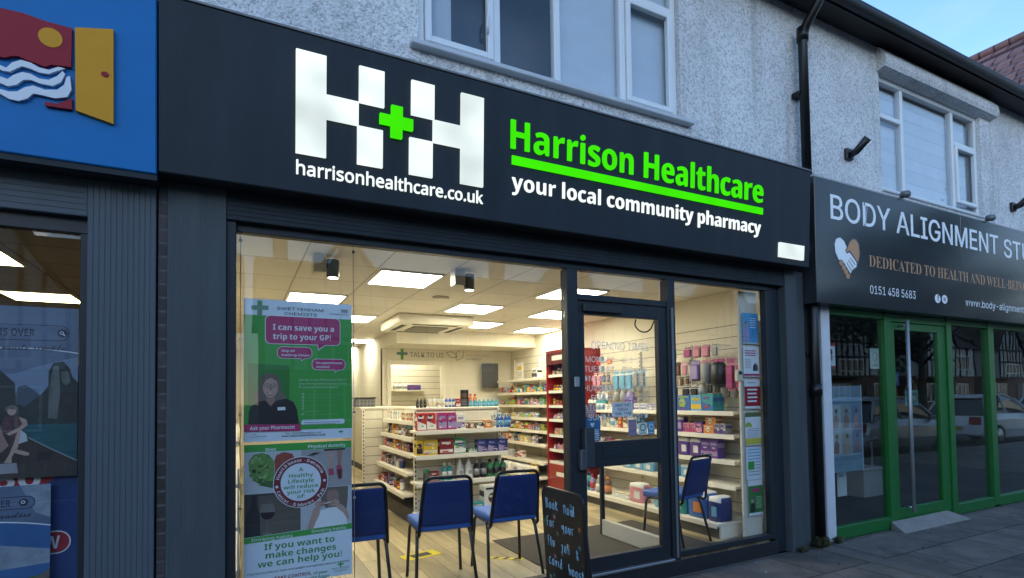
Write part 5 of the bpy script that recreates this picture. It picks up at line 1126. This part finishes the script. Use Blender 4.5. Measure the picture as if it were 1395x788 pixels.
# the seated man
poly(g, [(8, 585), (6, 570), (12, 562), (28, 561), (36, 568), (34, 585), (24, 592)], SHIRTF, 9)
g.disc(*f(19, 554), .017, SKIN, 10, ry=.022); poly(g, [(11, 556), (11, 549), (19, 545), (27, 549), (28, 560), (25, 552), (14, 551)], HAIRP, 11)
poly(g, [(28, 562), (38, 566), (40, 574), (30, 582), (16, 588), (13, 585), (27, 578), (33, 572)], SKIN, 11)
poly(g, [(26, 588), (30, 580), (38, 586), (40, 596), (28, 600)], PBG, 10)
poly(g, [(22, 600), (27, 582), (31, 582), (28, 604), (20, 618), (20, 626), (10, 626), (16, 616)], SKIN, 11); poly(g, [(22, 606), (42, 612), (42, 616), (36, 616), (20, 611)], SKIN, 10)
poly(g, [(-2, 590), (0, 572), (5, 575), (9, 588), (16, 602), (6, 612), (-2, 604)], SKIND, 10)
x0, y0 = f(-94, 443); x1, y1 = f(92, 424)
g.rect(x0, y0-.02, f(93, 438)[0], y0+.062, NAVYT, 2, r=.036).rect(x0, y0-.016, f(93, 438)[0]-.004, y0+.058, SKYP, 3, r=.033)
a = f(84, 433); g.disc(a[0], y0+.021, .021, NAVYT, 4); g.disc(a[0]-.003, y0+.024, .0085, PAPW, 5); g.disc(a[0]-.003, y0+.024, .0055, NAVYT, 6); g.stroke([(a[0]+.002, y0+.018), (a[0]+.010, y0+.010)], .005, PAPW, 5)
g.build('print', o, True)
g = LT(); q = f(47, 434); g.text('THE SEARCH IS OVER', q[0], y0+.002, .038, NAVYT, .36, 4, al='r', wt=.012); q = f(88, 450); g.text(math_script('holidays made simple'), q[0], y0-.068, .033, NAVYT, .44, 4, al='r', fk=MATHF, wt=0)
g.build('lettering', o, True)
o, W, Hh = sheet('travel_poster', 'travel poster of thatched huts and green hills hung below the longboat poster', 'poster', -1.44, -.84, .28, 1.12, -.002+.02, mat('photo_sky_blue', (.02, .10, .28), .5, var=.3, scale=3), .004, 'travel posters in the window')
def f(px, py): return (W-(69-px)*.0030, Hh-(py-(663-.065*px))/275)
g = M(); CLOUD = mat('photo_cloud', (.20, .25, .32), .6, var=.55, scale=9); THAT = mat('photo_thatch', (.11, .09, .07), .7, var=.4, scale=20)
g.flat([(0, Hh), (0, Hh-.17), (W*.55, Hh-.165), (W, Hh-.20), (W, Hh)], SKYP, 1); g.flat([(0, Hh-.25), (W*.6, Hh-.28), (W, Hh-.33), (W, Hh-.40), (W*.5, Hh-.42), (0, Hh-.38)], CLOUD, 1)
g.flat([(W*.8, Hh), (W, Hh), (W, Hh-.17), (W*.9, Hh-.14)], CLOUD, 2)
g.stroke([(W*i/14, Hh-.168-.035*max(0, i/14-.45)**2*4) for i in range(15)], .006, PAPW, 3)
g.flat([(0, .30), (0, .47), (W*.5, .47), (W*.62, .40), (W*.8, .37), (W, .39), (W, .30)], SALADD, 3)
g.flat([(W*.5, .27), (W*.78, .36), (W*.84, .34), (W*.88, .36), (W, .41), (W, .27)], THAT, 4); g.flat([(0, .33), (W*.5, .30), (W*.6, .26), (0, .26)], THAT, 4); g.flat([(0, .0), (0, .27), (W, .28), (W, .0)], mat('photo_jetty', (.10, .105, .11), .6, var=.5, scale=10, vmul=(1, 1, 5)), 3); g.flat([(W*.8, .08), (W, .09), (W, .23), (W*.82, .22)], SEA, 4)
yl = Hh-.105; g.rect(-.0+.1, yl-.012, W-.06, yl+.052, NAVYT, 4, r=.03).rect(.1, yl-.008, W-.064, yl+.048, SKYP, 5, r=.028).disc(W-.105, yl+.02, .019, NAVYT, 6).disc(W-.107, yl+.022, .008, PAPW, 7).disc(W-.107, yl+.022, .005, NAVYT, 8)
g.build('print', o, True)
LT().text('THE SEARCH IS OVER', W-.155, yl+.003, .034, NAVYT, .32, 6, al='r', wt=.012).text(math_script('you found paradise'), W-.075, yl-.052, .030, NAVYT, .40, 6, al='r', fk=MATHF, wt=.004).build('lettering', o, True)

# ------------------------------------------------------------------ things in the studio window
SGREY = mat('print_grey', (.34, .40, .45), .5, var=.4, scale=9)
o, W, Hh = sheet('studio_poster', 'large blue grey poster of massage pictures in the studio window', 'poster', 5.49, 6.05, .68, 1.60, .012, mat('studio_blue', (.16, .26, .34), .5, var=.2, scale=4))
g = M(); g.rect(.02, .17, W-.02, Hh-.20, SGREY)
for k in range(6): x = .03+(k % 3)*.175; z = .19+(k//3)*.27; g.rect(x, z, x+.165, z+.255, (PBG, SKYL, PROAD)[(k*2) % 3], 2); g.flat([(x+.03, z+.01), (x+.05, z+.12), (x+.09, z+.17), (x+.13, z+.10), (x+.12, z+.01)], (SKIND, SKIN)[k % 2], 3); g.disc(x+.09, z+.19, .025, HAIRP, 4)
for k in range(2): g.rect(.05, .12-k*.05, W-.08-k*.1, .14-k*.05, SKYL, 1)
g.build('print', o, True); M().box(-.012, 0, -.003, .004, -.01, Hh+.01, MATS['plastic_edge']).box(W, W+.012, -.003, .004, -.01, Hh+.01, MATS['plastic_edge']).build('frame', o, True)
o, W, Hh = sheet('studio_notice', 'small red and white notice at the top left of the studio window', 'notice', 5.47, 5.63, 1.78, 2.06, .012, PAPW)
M().rect(0, Hh*.86, W, Hh, MATS['flash_red']).rect(0, 0, W, Hh*.12, MATS['flash_red']).disc(W/2, Hh*.64, .035, INK).rect(W*.3, Hh*.3, W*.7, Hh*.5, INKG).build('print', o, True)
o, W, Hh = sheet('studio_notice', 'pale green notice beside the first green post of the studio window', 'notice', 6.25, 6.42, 1.79, 2.02, .012, mat('paper_green', (.42, .52, .46), .5, var=.04))
M().disc(W/2, Hh*.6, .05, INKG).disc(W/2, Hh*.6, .04, MATS['paper_green'], 2).rect(W*.2, .03, W*.8, .045, INKG).build('print', o, True)
o, W, Hh = sheet('studio_notice', 'narrow blue notice on the studio door glass by the pull bar', 'notice', 6.68, 6.80, 1.60, 1.76, .012, mat('paper_darkblue', (.03, .08, .20), .5, var=.05)); M().disc(W/2, Hh/2, .035, SKYL).build('print', o, True)
op = thing('open_sign', 'small hanging teal door sign on a cord inside the studio door', 'sign', (7.08, .03, 1.36))
M().box(6.94, 7.21, .025, .035, 1.36, 1.545, mat('sign_teal', (.10, .26, .24), .5, var=.08), .004).rect(6.97, 1.39, 7.18, 1.515, mat('sign_teal_dark', (.03, .12, .11), .5, var=0), 1, .0245).build('board', op)
M().text('OPEN', 7.075, 1.425, .05, PAPW, .15, 3, .0245, al='c').build('lettering', op)
M().tube([(6.95, .03, 1.545), (7.075, .03, 1.70), (7.20, .03, 1.545)], .003, cmat('cream'), 6).build('cord', op)
o, W, Hh = sheet('leaflet_card', 'white leaflet card standing low behind the studio window', 'leaflet', 5.95, 6.12, .36, .66, .25, PAPW); M().rect(.03, .22, .13, .235, INKG).build('print', o, True)
bxx = thing('storage_box', 'pale grey storage box on the floor behind the studio door', 'box', (7.97, 1.2, .05)); M().box(7.75, 8.2, 1.05, 1.4, .05, .42, mat('box_grey', (.34, .35, .35), .6, var=.08), .01).build('body', bxx); M().box(7.73, 8.22, 1.03, 1.42, .422, .46, MATS['box_grey'], .008).build('lid', bxx)
tb = thing('massage_table', 'dark padded treatment table deep inside the studio', 'table', (8.6, 2.2, .05)); M().box(7.8, 9.6, 1.9, 2.6, .70, .78, mat('vinyl_dark', (.03, .04, .05), .4), .03).build('top', tb)
for x, y in ((7.9, 2.0), (9.5, 2.0), (7.9, 2.5), (9.5, 2.5)): M().box(x-.03, x+.03, y-.03, y+.03, .05, .70, ALU).build('leg', tb)

# ------------------------------------------------------------------ chalkboard
ab = thing('chalkboard', 'black pavement chalkboard with blue chalk writing beside the pharmacy door', 'chalkboard', (1.99, -.40, 0), R(-90))
# local frame: x runs from the wall towards the street, the face looks to -y (down the street)
CBK = mat('chalk_black', (.008, .008, .009), .5, var=.4, scale=6); LEAN = -.045
def lean(g):
    for v in g.v: v.y -= (v.z)*.05-.02
    return g
lean(M().prism(rrect(-.27, .03, .27, .885, .07), -.012, .012, CBK)).build('board', ab, True)
lean(M().prism(rrect(-.275, .025, .275, .89, .075), -.009, .009, BLACK)).build('rim', ab, True)
for s in (-.2, .2): M().tube([(s, .02, .80), (s, .10, .0)], .012, BLACK, 8).build('leg', ab, True)
for s in (-.2, .2): lean(M().box(s-.015, s+.015, -.01, .01, 0, .03, BLACK)).build('foot', ab, True)
def circ(x, y, rx, ry, a=0, b=360, n=12): return [(x+rx*math.cos(R(a+(b-a)*k/n)), y+ry*math.sin(R(a+(b-a)*k/n))) for k in range(n+1)]
GLY = {'B': [[(0, 0), (0, 1), (.42, .93), (.46, .68), (.05, .54), (.52, .42), (.54, .12), (.02, 0)]], 'o': [circ(.25, .3, .25, .3)], 'k': [[(0, 0), (0, .85)], [(.42, .75), (.02, .32), (.46, 0)]], 'n': [[(0, 0), (0, .68), (.05, .8), (.4, .8), (.5, .6), (.5, 0)]], 'w': [circ(.2, .28, .2, .28), [(.5, .56), (.48, .1), (.58, 0), (.8, .05), (.86, .95)], [(.86, .5), (.86, 0)]],
       'f': [[(0, -.05), (0, .85), (.1, .95), (.35, .95)], [(-.02, .45), (.3, .48)]], 'r': [[(0, 0), (0, .62)], [(0, .42), (.18, .62), (.4, .6)]], 'y': [[(0, .62), (.04, .28), (.42, .3)], [(.44, .66), (.42, -.2)]], 'u': [[(0, .6), (.02, .1), (.2, 0), (.4, .1), (.42, .6)]], 'l': [[(0, .9), (0, .05), (.15, 0)]], 'j': [[(.0, .62), (.42, .62)], [(.3, .62), (.28, -.05), (.02, -.05)]], 'a': [[(.45, .6), (.1, .6), (0, .3), (.12, .02), (.42, .1)], [(.45, .62), (.45, 0)]], 'b': [[(0, .95), (0, 0), (.35, .02), (.42, .3), (.3, .5), (0, .45)]],
       '&': [[(.5, 0), (.08, .62), (.2, .85), (.38, .68), (.02, .22), (.16, 0), (.46, .3)]], 'c': [circ(.26, .36, .26, .36, 40, 320)], 'v': [[(0, .6), (.2, 0), (.42, .6)]], 'i': [[(0, .6), (0, 0)]], 'd': [[(.42, .95), (.42, 0)], [(.42, .4), (.2, .5), (0, .3), (.1, .02), (.42, .1)]], 's': [[(.38, .6), (.05, .55), (.08, .35), (.36, .28), (.34, .03), (0, .02)]], 't': [[(.2, .85), (.2, .05), (.38, 0)], [(0, .58), (.42, .58)]]}
CHB = mat('chalk_blue', (.26, .46, .62), .8, var=.3, scale=60)
g = M()
def chalk(s, u, v, h, adv, drop=0.0):
    g = M()
    for ch in s:
        if ch == ' ': u += adv*.75; continue
        for st_ in GLY[ch]:
            g.tube([(u+p[0]*h*.62, -.0135, v+p[1]*h) for p in st_], 0.0034, CHB, 6)
        w = max(p[0] for st_ in GLY[ch] for p in st_); u += w*h*.62+adv*.36; v += drop
    lean(g).build('chalk_word', ab, True)
chalk('Book', -.205, .74, .072, .062); chalk('now', .035, .735, .072, .062)
chalk('for', -.205, .61, .072, .060); chalk('your', .0, .605, .072, .062)
chalk('flu', -.205, .475, .072, .060); chalk('jab', -.025, .465, .072, .060); chalk('&', .165, .455, .072, .060)
chalk('covid', -.205, .34, .072, .060); chalk('boost', .06, .33, .072, .055)
for i, (u, v, c) in enumerate(((.13, .80, 'teal'), (-.10, .69, 'pink'), (.22, .66, 'orange'), (-.235, .64, 'green'), (.21, .54, 'teal'), (-.07, .58, 'grey'), (.07, .52, 'orange'), (.23, .43, 'brown'), (-.12, .41, 'pink'), (.09, .36, 'grey'), (.19, .36, 'teal'), (-.20, .25, 'cream'), (-.15, .27, 'teal'), (-.08, .25, 'orange'), (.16, .25, 'green'), (-.10, .81, 'brown'), (-.02, .45, 'grey'))):
    g = M(); pts = []
    for k in range(16):
        t = 2*PI*k/16+i; r = (.030 if k % 2 == 0 else .012)*(1 if k % 4 else .8)*.85; pts.append((u+r*math.cos(t), v+r*math.sin(t)))
    g.flat(pts, mat('chalk_'+c, tuple(.6*x+.02 for x in COL[c]), .8, var=.3, scale=60), 1, -.0122); lean(g).build('chalk_leaf', ab, True)

# ------------------------------------------------------------------ lamps on the wall above the studio sign
def wall_lamp(x, z, lab):
    o = thing('wall_lamp', lab, 'wall lamp', (x, .05, z), 0, 'black lamps on the pebbledash wall')
    M().box(x-.06, x+.06, .01, .048, z-.07, z+.05, BLACK, .006).build('base', o)
    M().tube([(x, .02, z-.03), (x+.01, -.05, z-.005), (x+.03, -.17, z+.10)], [.035, .045, .05], BLACK, 4).build('lamp_head', o)
wall_lamp(6.02, 4.19, 'black angular wall lamp left of the upper window over the studio sign'); wall_lamp(9.86, 4.17, 'black angular wall lamp at the far right above the studio sign')
for x, lab in ((6.61, 'small grey round spotlight on the top edge of the studio sign, left one'), (8.53, 'small grey round spotlight on the top edge of the studio sign, right one')):
    o = thing('sign_spotlight', lab, 'spotlight', (x, -.2, 3.68), 0, 'spotlights on top of the studio sign')
    M().tube([(x, -.14, 3.68), (x, -.18, 3.72), (x, -.21, 3.74)], .012, ALU, 8).build('arm', o); M().tube([(x+.01, -.20, 3.745), (x-.02, -.27, 3.725)], .04, mat('spot_grey', (.16, .17, .18), .4, .3), 14).build('lamp_head', o)

# ------------------------------------------------------------------ weeds at the foot of the pillar
def weed(x, y, n, r, lab):
    g = M(); ms = [mat('weed_green', (.03, .045, .014), .7, var=.4, scale=30), mat('weed_dry', (.07, .06, .028), .8, var=.3, scale=30)]
    for k in range(n):
        a = rs.uniform(0, 2*PI); l = rs.uniform(.3, 1)*r; h = rs.uniform(.02, .11)*r/.12; bx, by = x+rs.uniform(-.6, .6)*r, y+rs.uniform(-.3, .3)*r
        ex, ey = bx+l*.6*math.cos(a), by-abs(l*.5*math.sin(a)); w = .006+.008*rs.random()
        g.add([(bx, by, 0), (bx+w, by, 0), (ex+w*2, ey, h), (ex, ey+w*2, h*1.08), (ex-w, ey, h*.9)], [(0, 1, 2, 3, 4)], rs.choice(ms))
    tag(g.build('weed'), lab, 'weed')
weed(5.10, -.12, 120, .11, 'clump of green weeds growing at the foot of the downpipe'); weed(4.80, -.13, 30, .06, 'few dry weeds at the foot of the dark pillar'); weed(5.40, -.11, 40, .07, 'low weeds under the white post of the studio shopfront')

g = M()
for k in range(260):
    x, y = rs.uniform(2.2, 9), -.06-abs(rs.gauss(0, .35)); s_ = rs.uniform(.002, .007)*(1 if rs.random() < .9 else 2)
    g.add([(x-s_, y-s_, .0015), (x+s_, y-s_*.6, .0015), (x+s_*.7, y+s_, .0015), (x-s_*.5, y+s_*.8, .0015), (x, y, .0015+s_*.7)], [(0, 1, 4), (1, 2, 4), (2, 3, 4), (3, 0, 4)], rs.choice([mat('grit_pale', (.38, .36, .33), .9, var=0), mat('grit_dark', (.05, .045, .04), .9, var=0), mat('grit_leaf', (.12, .08, .03), .9, var=0)]))
for k in range(70):
    x, y = rs.uniform(2, 10), rs.uniform(-2.6, -.3); s_ = rs.uniform(.008, .018); a0_ = rs.uniform(0, 6)
    g.add([(x+s_*math.cos(a0_+i*PI/4)*rs.uniform(.8, 1.1), y+s_*math.sin(a0_+i*PI/4), .0018) for i in range(8)], [tuple(range(8))], rs.choice([mat('gum_pale', (.22, .21, .20), .9, var=0), mat('gum_dark', (.04, .037, .035), .8, var=0)]))
o = g.build('grit'); o['kind'] = 'stuff'; o['label'] = 'grit and leaf scraps along the foot of the shopfronts'
# ------------------------------------------------------------------ house with the red roof beyond the terrace
hr = thing('red_roof_house', 'house with a red tiled roof showing over the gutter at the end of the terrace', 'house', (18, 4, 0))
RT = grid_mat('red_tiles', (.24, .125, .12), (.07, .03, .03), .33, .36, plane='yx', bond=.5, lw=.05, rough=.7, var=.18, nvar=.3, bump=.03)
M().box(13.6, 21.6, .2, 9, 0, 5.9, DASH).build('wall', hr)
r = M(); ex, ez, rx_, rz_ = 13.2, 5.95, 17.6, 10.45
for (xa, za, xb, zb) in ((ex, ez, rx_, rz_), (rx_, rz_, 22.0, 5.95)):
    nrow = 14
    for k in range(nrow):
        a, b = k/nrow, (k+1)/nrow; up = 1 if xb > xa and zb > za else 0
        p0 = (xa+(xb-xa)*a, za+(zb-za)*a); p1 = (xa+(xb-xa)*b, za+(zb-za)*b)
        lo0, lo1 = (.06, .0) if up else (.0, .06)
        r.add([(p0[0], -.1, p0[1]+lo0), (p1[0], -.1, p1[1]+lo1), (p1[0], 9.3, p1[1]+lo1), (p0[0], 9.3, p0[1]+lo0), (p0[0], -.1, p0[1]-.03), (p1[0], -.1, p1[1]-.03), (p1[0], 9.3, p1[1]-.03), (p0[0], 9.3, p0[1]-.03)], [(0, 1, 2, 3), (0, 4, 5, 1), (3, 2, 6, 7), (0, 3, 7, 4), (1, 5, 6, 2), (4, 7, 6, 5)], RT)
r.build('roof', hr)
M().tube([(rx_, -.12, rz_+.05), (rx_, 9.3, rz_+.05)], .11, RT, 10).build('ridge', hr)
M().prism([(13.6, 5.9), (21.6, 5.9), (17.6, 10.2)], .2, .5, DASH).build('gable', hr)

# ------------------------------------------------------------------ the other side of the street, mirrored in the glass
TUDW = mat('tudor_white', (.62, .60, .55), .8, var=.1); TUDB = mat('tudor_timber', (.02, .018, .016), .7, var=.2); RBR = mat('house_brick', (.16, .08, .055), .85, var=.3, scale=6); RTB = mat('house_roof', (.07, .045, .035), .85, var=.3, scale=5); DGL = mat('house_window', (.03, .04, .05), .08, var=0)
def tudor(x, y, w, d, hgt, lab):
    o = thing('tudor_house', lab, 'house', (x, y, 0), 0, 'half timbered houses across the street')
    x0, x1, y1 = x-w/2, x+w/2, y          # y1 faces the street
    M().box(x0, x1, y1-d, y1, 0, 2.8, RBR).build('ground_wall', o); M().box(x0, x1, y1-d, y1+.05, 2.8, 5.2, TUDW).build('upper_wall', o)
    M().add([(x0-.3, y1+.4, 5.1), (x1+.3, y1+.4, 5.1), (x1+.3, y1-d/2, hgt), (x0-.3, y1-d/2, hgt), (x0-.3, y1-d-.3, 5.1), (x1+.3, y1-d-.3, 5.1)], [(0, 1, 2, 3), (3, 2, 5, 4), (0, 3, 4), (1, 5, 2)], RTB).build('roof', o)
    gx = x-w*.2; gw = w*.42
    g = M().box(gx-gw/2, gx+gw/2, y1+.05, y1+.9, 2.6, 5.0, TUDW)
    g.prism([(gx-gw/2, 5.0), (gx+gw/2, 5.0), (gx, 5.0+gw*.75)], y1+.88, y1-1.5, TUDW); g.build('gable', o)
    t = M()
    for k in range(8): u = gx-gw/2+gw*k/7; hh = 5.0+gw*.75*(1-abs(u-gx)/(gw/2)); t.box(u-.06, u+.06, y1+.88, y1+.94, 2.6, max(5.05, hh-.05), TUDB)
    for z in (2.65, 4.0, 5.0): t.box(gx-gw/2, gx+gw/2, y1+.885, y1+.95, z-.07, z+.07, TUDB)
    for s in (-1, 1): t.add([(gx+s*(gw/2+.3), y1+.96, 4.75), (gx+s*(gw/2+.3), y1+.96, 5.0), (gx, y1+.96, 5.25+gw*.8), (gx, y1+.96, 4.98+gw*.8)], [(0, 1, 2, 3)], TUDB)
    for k in range(5): u = gx+gw/2+.3+(x1-gx-gw/2-.4)*k/4; t.box(u-.06, u+.06, y1+.05, y1+.11, 2.8, 5.2, TUDB)
    t.build('timber', o)
    gr = M().add([(gx-gw/2-.35, y1+1.0, 4.9), (gx, y1+1.0, 5.15+gw*.8), (gx, y1-2.2, 5.15+gw*.8), (gx-gw/2-.35, y1-2.2, 4.9), (gx+gw/2+.35, y1+1.0, 4.9), (gx+gw/2+.35, y1-2.2, 4.9)], [(0, 1, 2, 3), (1, 4, 5, 2)], RTB); gr.build('roof', o)
    for (a, b, z0, z1, yy) in ((gx-gw*.3, gx+gw*.3, 3.0, 3.85, y1+.9), (x1-w*.3, x1-w*.08, 3.3, 4.5, y1+.05), (gx-gw*.3, gx+gw*.3, .7, 2.2, y1), (x1-w*.3, x1-w*.1, .7, 2.2, y1)):
        f = M()
        f.box(a, b, yy+.002, yy+.06, z0, z0+.07, WHITEP).box(a, b, yy+.002, yy+.06, z1-.07, z1, WHITEP)
        n = max(2, int((b-a)/.6))
        for k in range(n+1): u = a+(b-a-.07)*k/n; f.box(u, u+.07, yy+.002, yy+.06, z0+.07, z1-.07, WHITEP)
        wnd = f.build('window', o); M().box(a+.07, b-.07, yy+.004, yy+.03, z0+.07, z1-.07, DGL).build('pane', wnd)
    dd = M().box(x+w*.1, x+w*.1+.9, y1+.002, y1+.06, .1, 2.1, mat('house_door', (.04, .02, .02), .5)).build('door', o)
    M().box(x0+.5, x0+1.1, y1-d*.5-.4, y1-d*.5+.4, hgt-.6, hgt+1.1, RBR).build('chimney', o)
for x, lab in ((6, 'half timbered house opposite the pharmacy, nearest the camera'), (17, 'half timbered house second along, opposite the studio'), (28, 'half timbered house third along the far side'), (39, 'half timbered house mirrored in the left studio window'), (50.5, 'half timbered house behind the farther street tree'), (62, 'half timbered house sixth along the far side'), (-5, 'half timbered house opposite the shop with the blue sign'), (-16.5, 'half timbered house at the left end of the far side'), (74, 'half timbered house seventh along the far side'), (86, 'half timbered house at the right end of the far side')):
    tudor(x, -20.5, 10, 8, 8.2, lab)
def car(x, y, body, lab, glassm):
    """hatchback with its nose towards +x, 4.2 m long"""
    o = thing('parked_car', lab, 'car', (x, y, -.115), 0, 'cars parked along the kerb')
    prof = [(0, .35, .62, .80), (.05, .30, .88, .86), (.5, .26, .95, .88), (1.2, .24, .95, .89), (2.2, .22, .93, .89), (3.1, .22, .90, .88), (3.8, .25, .78, .84), (4.15, .30, .62, .70), (4.2, .34, .50, .60)]
    def loft(rows, m, nm, par):
        vs, fs = [], []
        for (xx, zl, zh, hw) in rows:
            ring = [(-hw*.94, zl), (-hw, zl+(zh-zl)*.35), (-hw*.985, zl+(zh-zl)*.75), (-hw*.90, zh), (hw*.90, zh), (hw*.985, zl+(zh-zl)*.75), (hw, zl+(zh-zl)*.35), (hw*.94, zl)]
            vs += [(x+xx, y+a, -.115+b) for a, b in ring]
        n = 8
        for i in range(len(rows)-1):
            for k in range(n): fs.append((i*n+k, i*n+(k+1) % n, (i+1)*n+(k+1) % n, (i+1)*n+k))
        fs += [tuple(range(n)), tuple(range((len(rows)-1)*n, len(rows)*n))]
        return M().add(vs, fs, m, False).build(nm, par)
    b = loft(prof, body, 'body', o)
    cab = [(.15, .86, .92, .78), (.55, .90, 1.40, .66), (1.0, .92, 1.49, .63), (1.9, .92, 1.48, .63), (2.4, .90, 1.36, .66), (3.15, .86, .92, .76)]
    loft(cab, glassm, 'window', o)
    rf = M(); rv = []
    for xx, z, hw in ((.50, 1.405, .60), (1.0, 1.505, .60), (1.9, 1.495, .60), (2.38, 1.385, .60)): rv += [(x+xx, y-hw, -.115+z), (x+xx, y+hw, -.115+z), (x+xx, y-hw, -.085+z), (x+xx, y+hw, -.085+z)]
    for i in range(3): a = i*4; rf.add([rv[a+k] for k in range(8)], [(2, 3, 7, 6), (0, 4, 5, 1), (0, 2, 6, 4), (1, 5, 7, 3)], body)
    for s in (-1, 1):
        for (xa, za, xb, zb) in ((.2, .9, .52, 1.40), (1.45, .92, 1.45, 1.49), (2.4, 1.37, 3.1, .9)): rf.tube([(x+xa, y+s*(.80-(za-.9)*.34), -.115+za), (x+xb, y+s*(.80-(zb-.9)*.34), -.115+zb)], .035, body, 6)
    rf.build('roof', o)
    for xx in (.75, 3.25):
        for s in (-1, 1):
            w = M().tube([(x+xx, y+s*.90, .20), (x+xx, y+s*.70, .20)], .315, mat('tyre', (.012, .012, .012), .85), 20).build('wheel', o)
            M().tube([(x+xx, y+s*.905, .20), (x+xx, y+s*.80, .20)], .20, ALU, 14).build('rim', w)
    for s in (-1, 1):
        M().box(x-.02, x+.12, y+s*.60-.14, y+s*.60+.14, .52, .76, mat('tail_red', (.35, .01, .01), .2), .02).build('tail_light', o)
        M().box(x+4.0, x+4.18, y+s*.52-.14, y+s*.52+.14, .40, .55, mat('head_clear', (.6, .62, .64), .1), .02).build('headlight', o)
        M().box(x+2.75, x+2.9, y+s*.90-.09, y+s*.90+.09, .78, .90, body, .03).build('mirror', o)
    for xx in (.6, 1.9): M().box(x+xx, x+xx+.16, y+.875, y+.90, .62, .65, body, .006).build('handle', o)
    M().box(x-.03, x-.005, y-.26, y+.26, .35, .46, mat('plate_yellow', (.6, .48, .05), .4, var=0)).build('number_plate', o)
CARG = mat('car_glass', (.02, .025, .03), .05, var=0, spec=.8)
car(13.7, -5.35, mat('car_silver', (.46, .47, .47), .25, .35, var=.02, coat=.5), 'silver hatchback parked at the kerb, mirrored in the studio door', CARG)
car(19.3, -5.35, mat('car_white', (.74, .75, .76), .2, var=.02, coat=.6), 'white hatchback parked at the kerb beyond the silver one', CARG)
car(25.2, -5.35, mat('car_white'.replace('white', 'pale'), (.66, .68, .70), .2, var=.02, coat=.6), 'pale hatchback parked third along the kerb', CARG)
def tree(x, y, h, lab, seed):
    rt = random.Random(seed); o = thing('street_tree', lab, 'tree', (x, y, 0), 0, 'street trees across the road')
    BK = mat('bark', (.06, .05, .04), .9, var=.3, scale=9); t = M()
    t.tube([(x, y, -.1), (x+.05, y, h*.22), (x-.05, y+.05, h*.45), (x, y, h*.7)], [.26, .2, .15, .06], BK, 9)
    tips = []
    for k in range(16):
        a = rt.uniform(0, 2*PI); z0 = h*rt.uniform(.25, .6); l = h*rt.uniform(.16, .34); e = (x+l*math.cos(a), y+l*math.sin(a), z0+l*rt.uniform(.4, 1.1))
        t.tube([(x, y, z0), ((x+e[0])/2, (y+e[1])/2, (z0+e[2])/2+.15), e], [.09, .06, .02], BK, 6); tips.append(e)
    t.build('trunk', o)
    c = M(); ms = [mat('leaf_dark', (.025, .045, .018), .8, var=.3), mat('leaf_mid', (.05, .085, .025), .8, var=.3)]
    tips += [(x+rt.gauss(0, h*.1), y+rt.gauss(0, h*.1), h*rt.uniform(.6, .95)) for _ in range(10)]
    vs, fs = [], []
    for e in tips:
        for k in range(230):
            p = Vector((e[0]+rt.gauss(0, h*.07), e[1]+rt.gauss(0, h*.07), e[2]+rt.gauss(0, h*.055))); u = Vector((rt.gauss(0, 1), rt.gauss(0, 1), rt.gauss(0, 1))).normalized(); v = u.orthogonal().normalized(); s = rt.uniform(.10, .22)
            i = len(vs); vs += [p-u*s, p+v*s*.6, p+u*s, p-v*s*.6]; fs.append((i, i+1, i+2, i+3))
    half = len(fs)//2
    c.add(vs, fs[:half], ms[0]); c.f += fs[half:]; k = c.mi(ms[1]); c.m += [k]*(len(fs)-half); c.sm += [False]*(len(fs)-half)
    c.build('crown', o)
tree(35.0, -14.2, 11.5, 'broad street tree across the road, mirrored in the studio sign', 3); tree(62, -14.0, 11, 'street tree farther along the far pavement', 8)
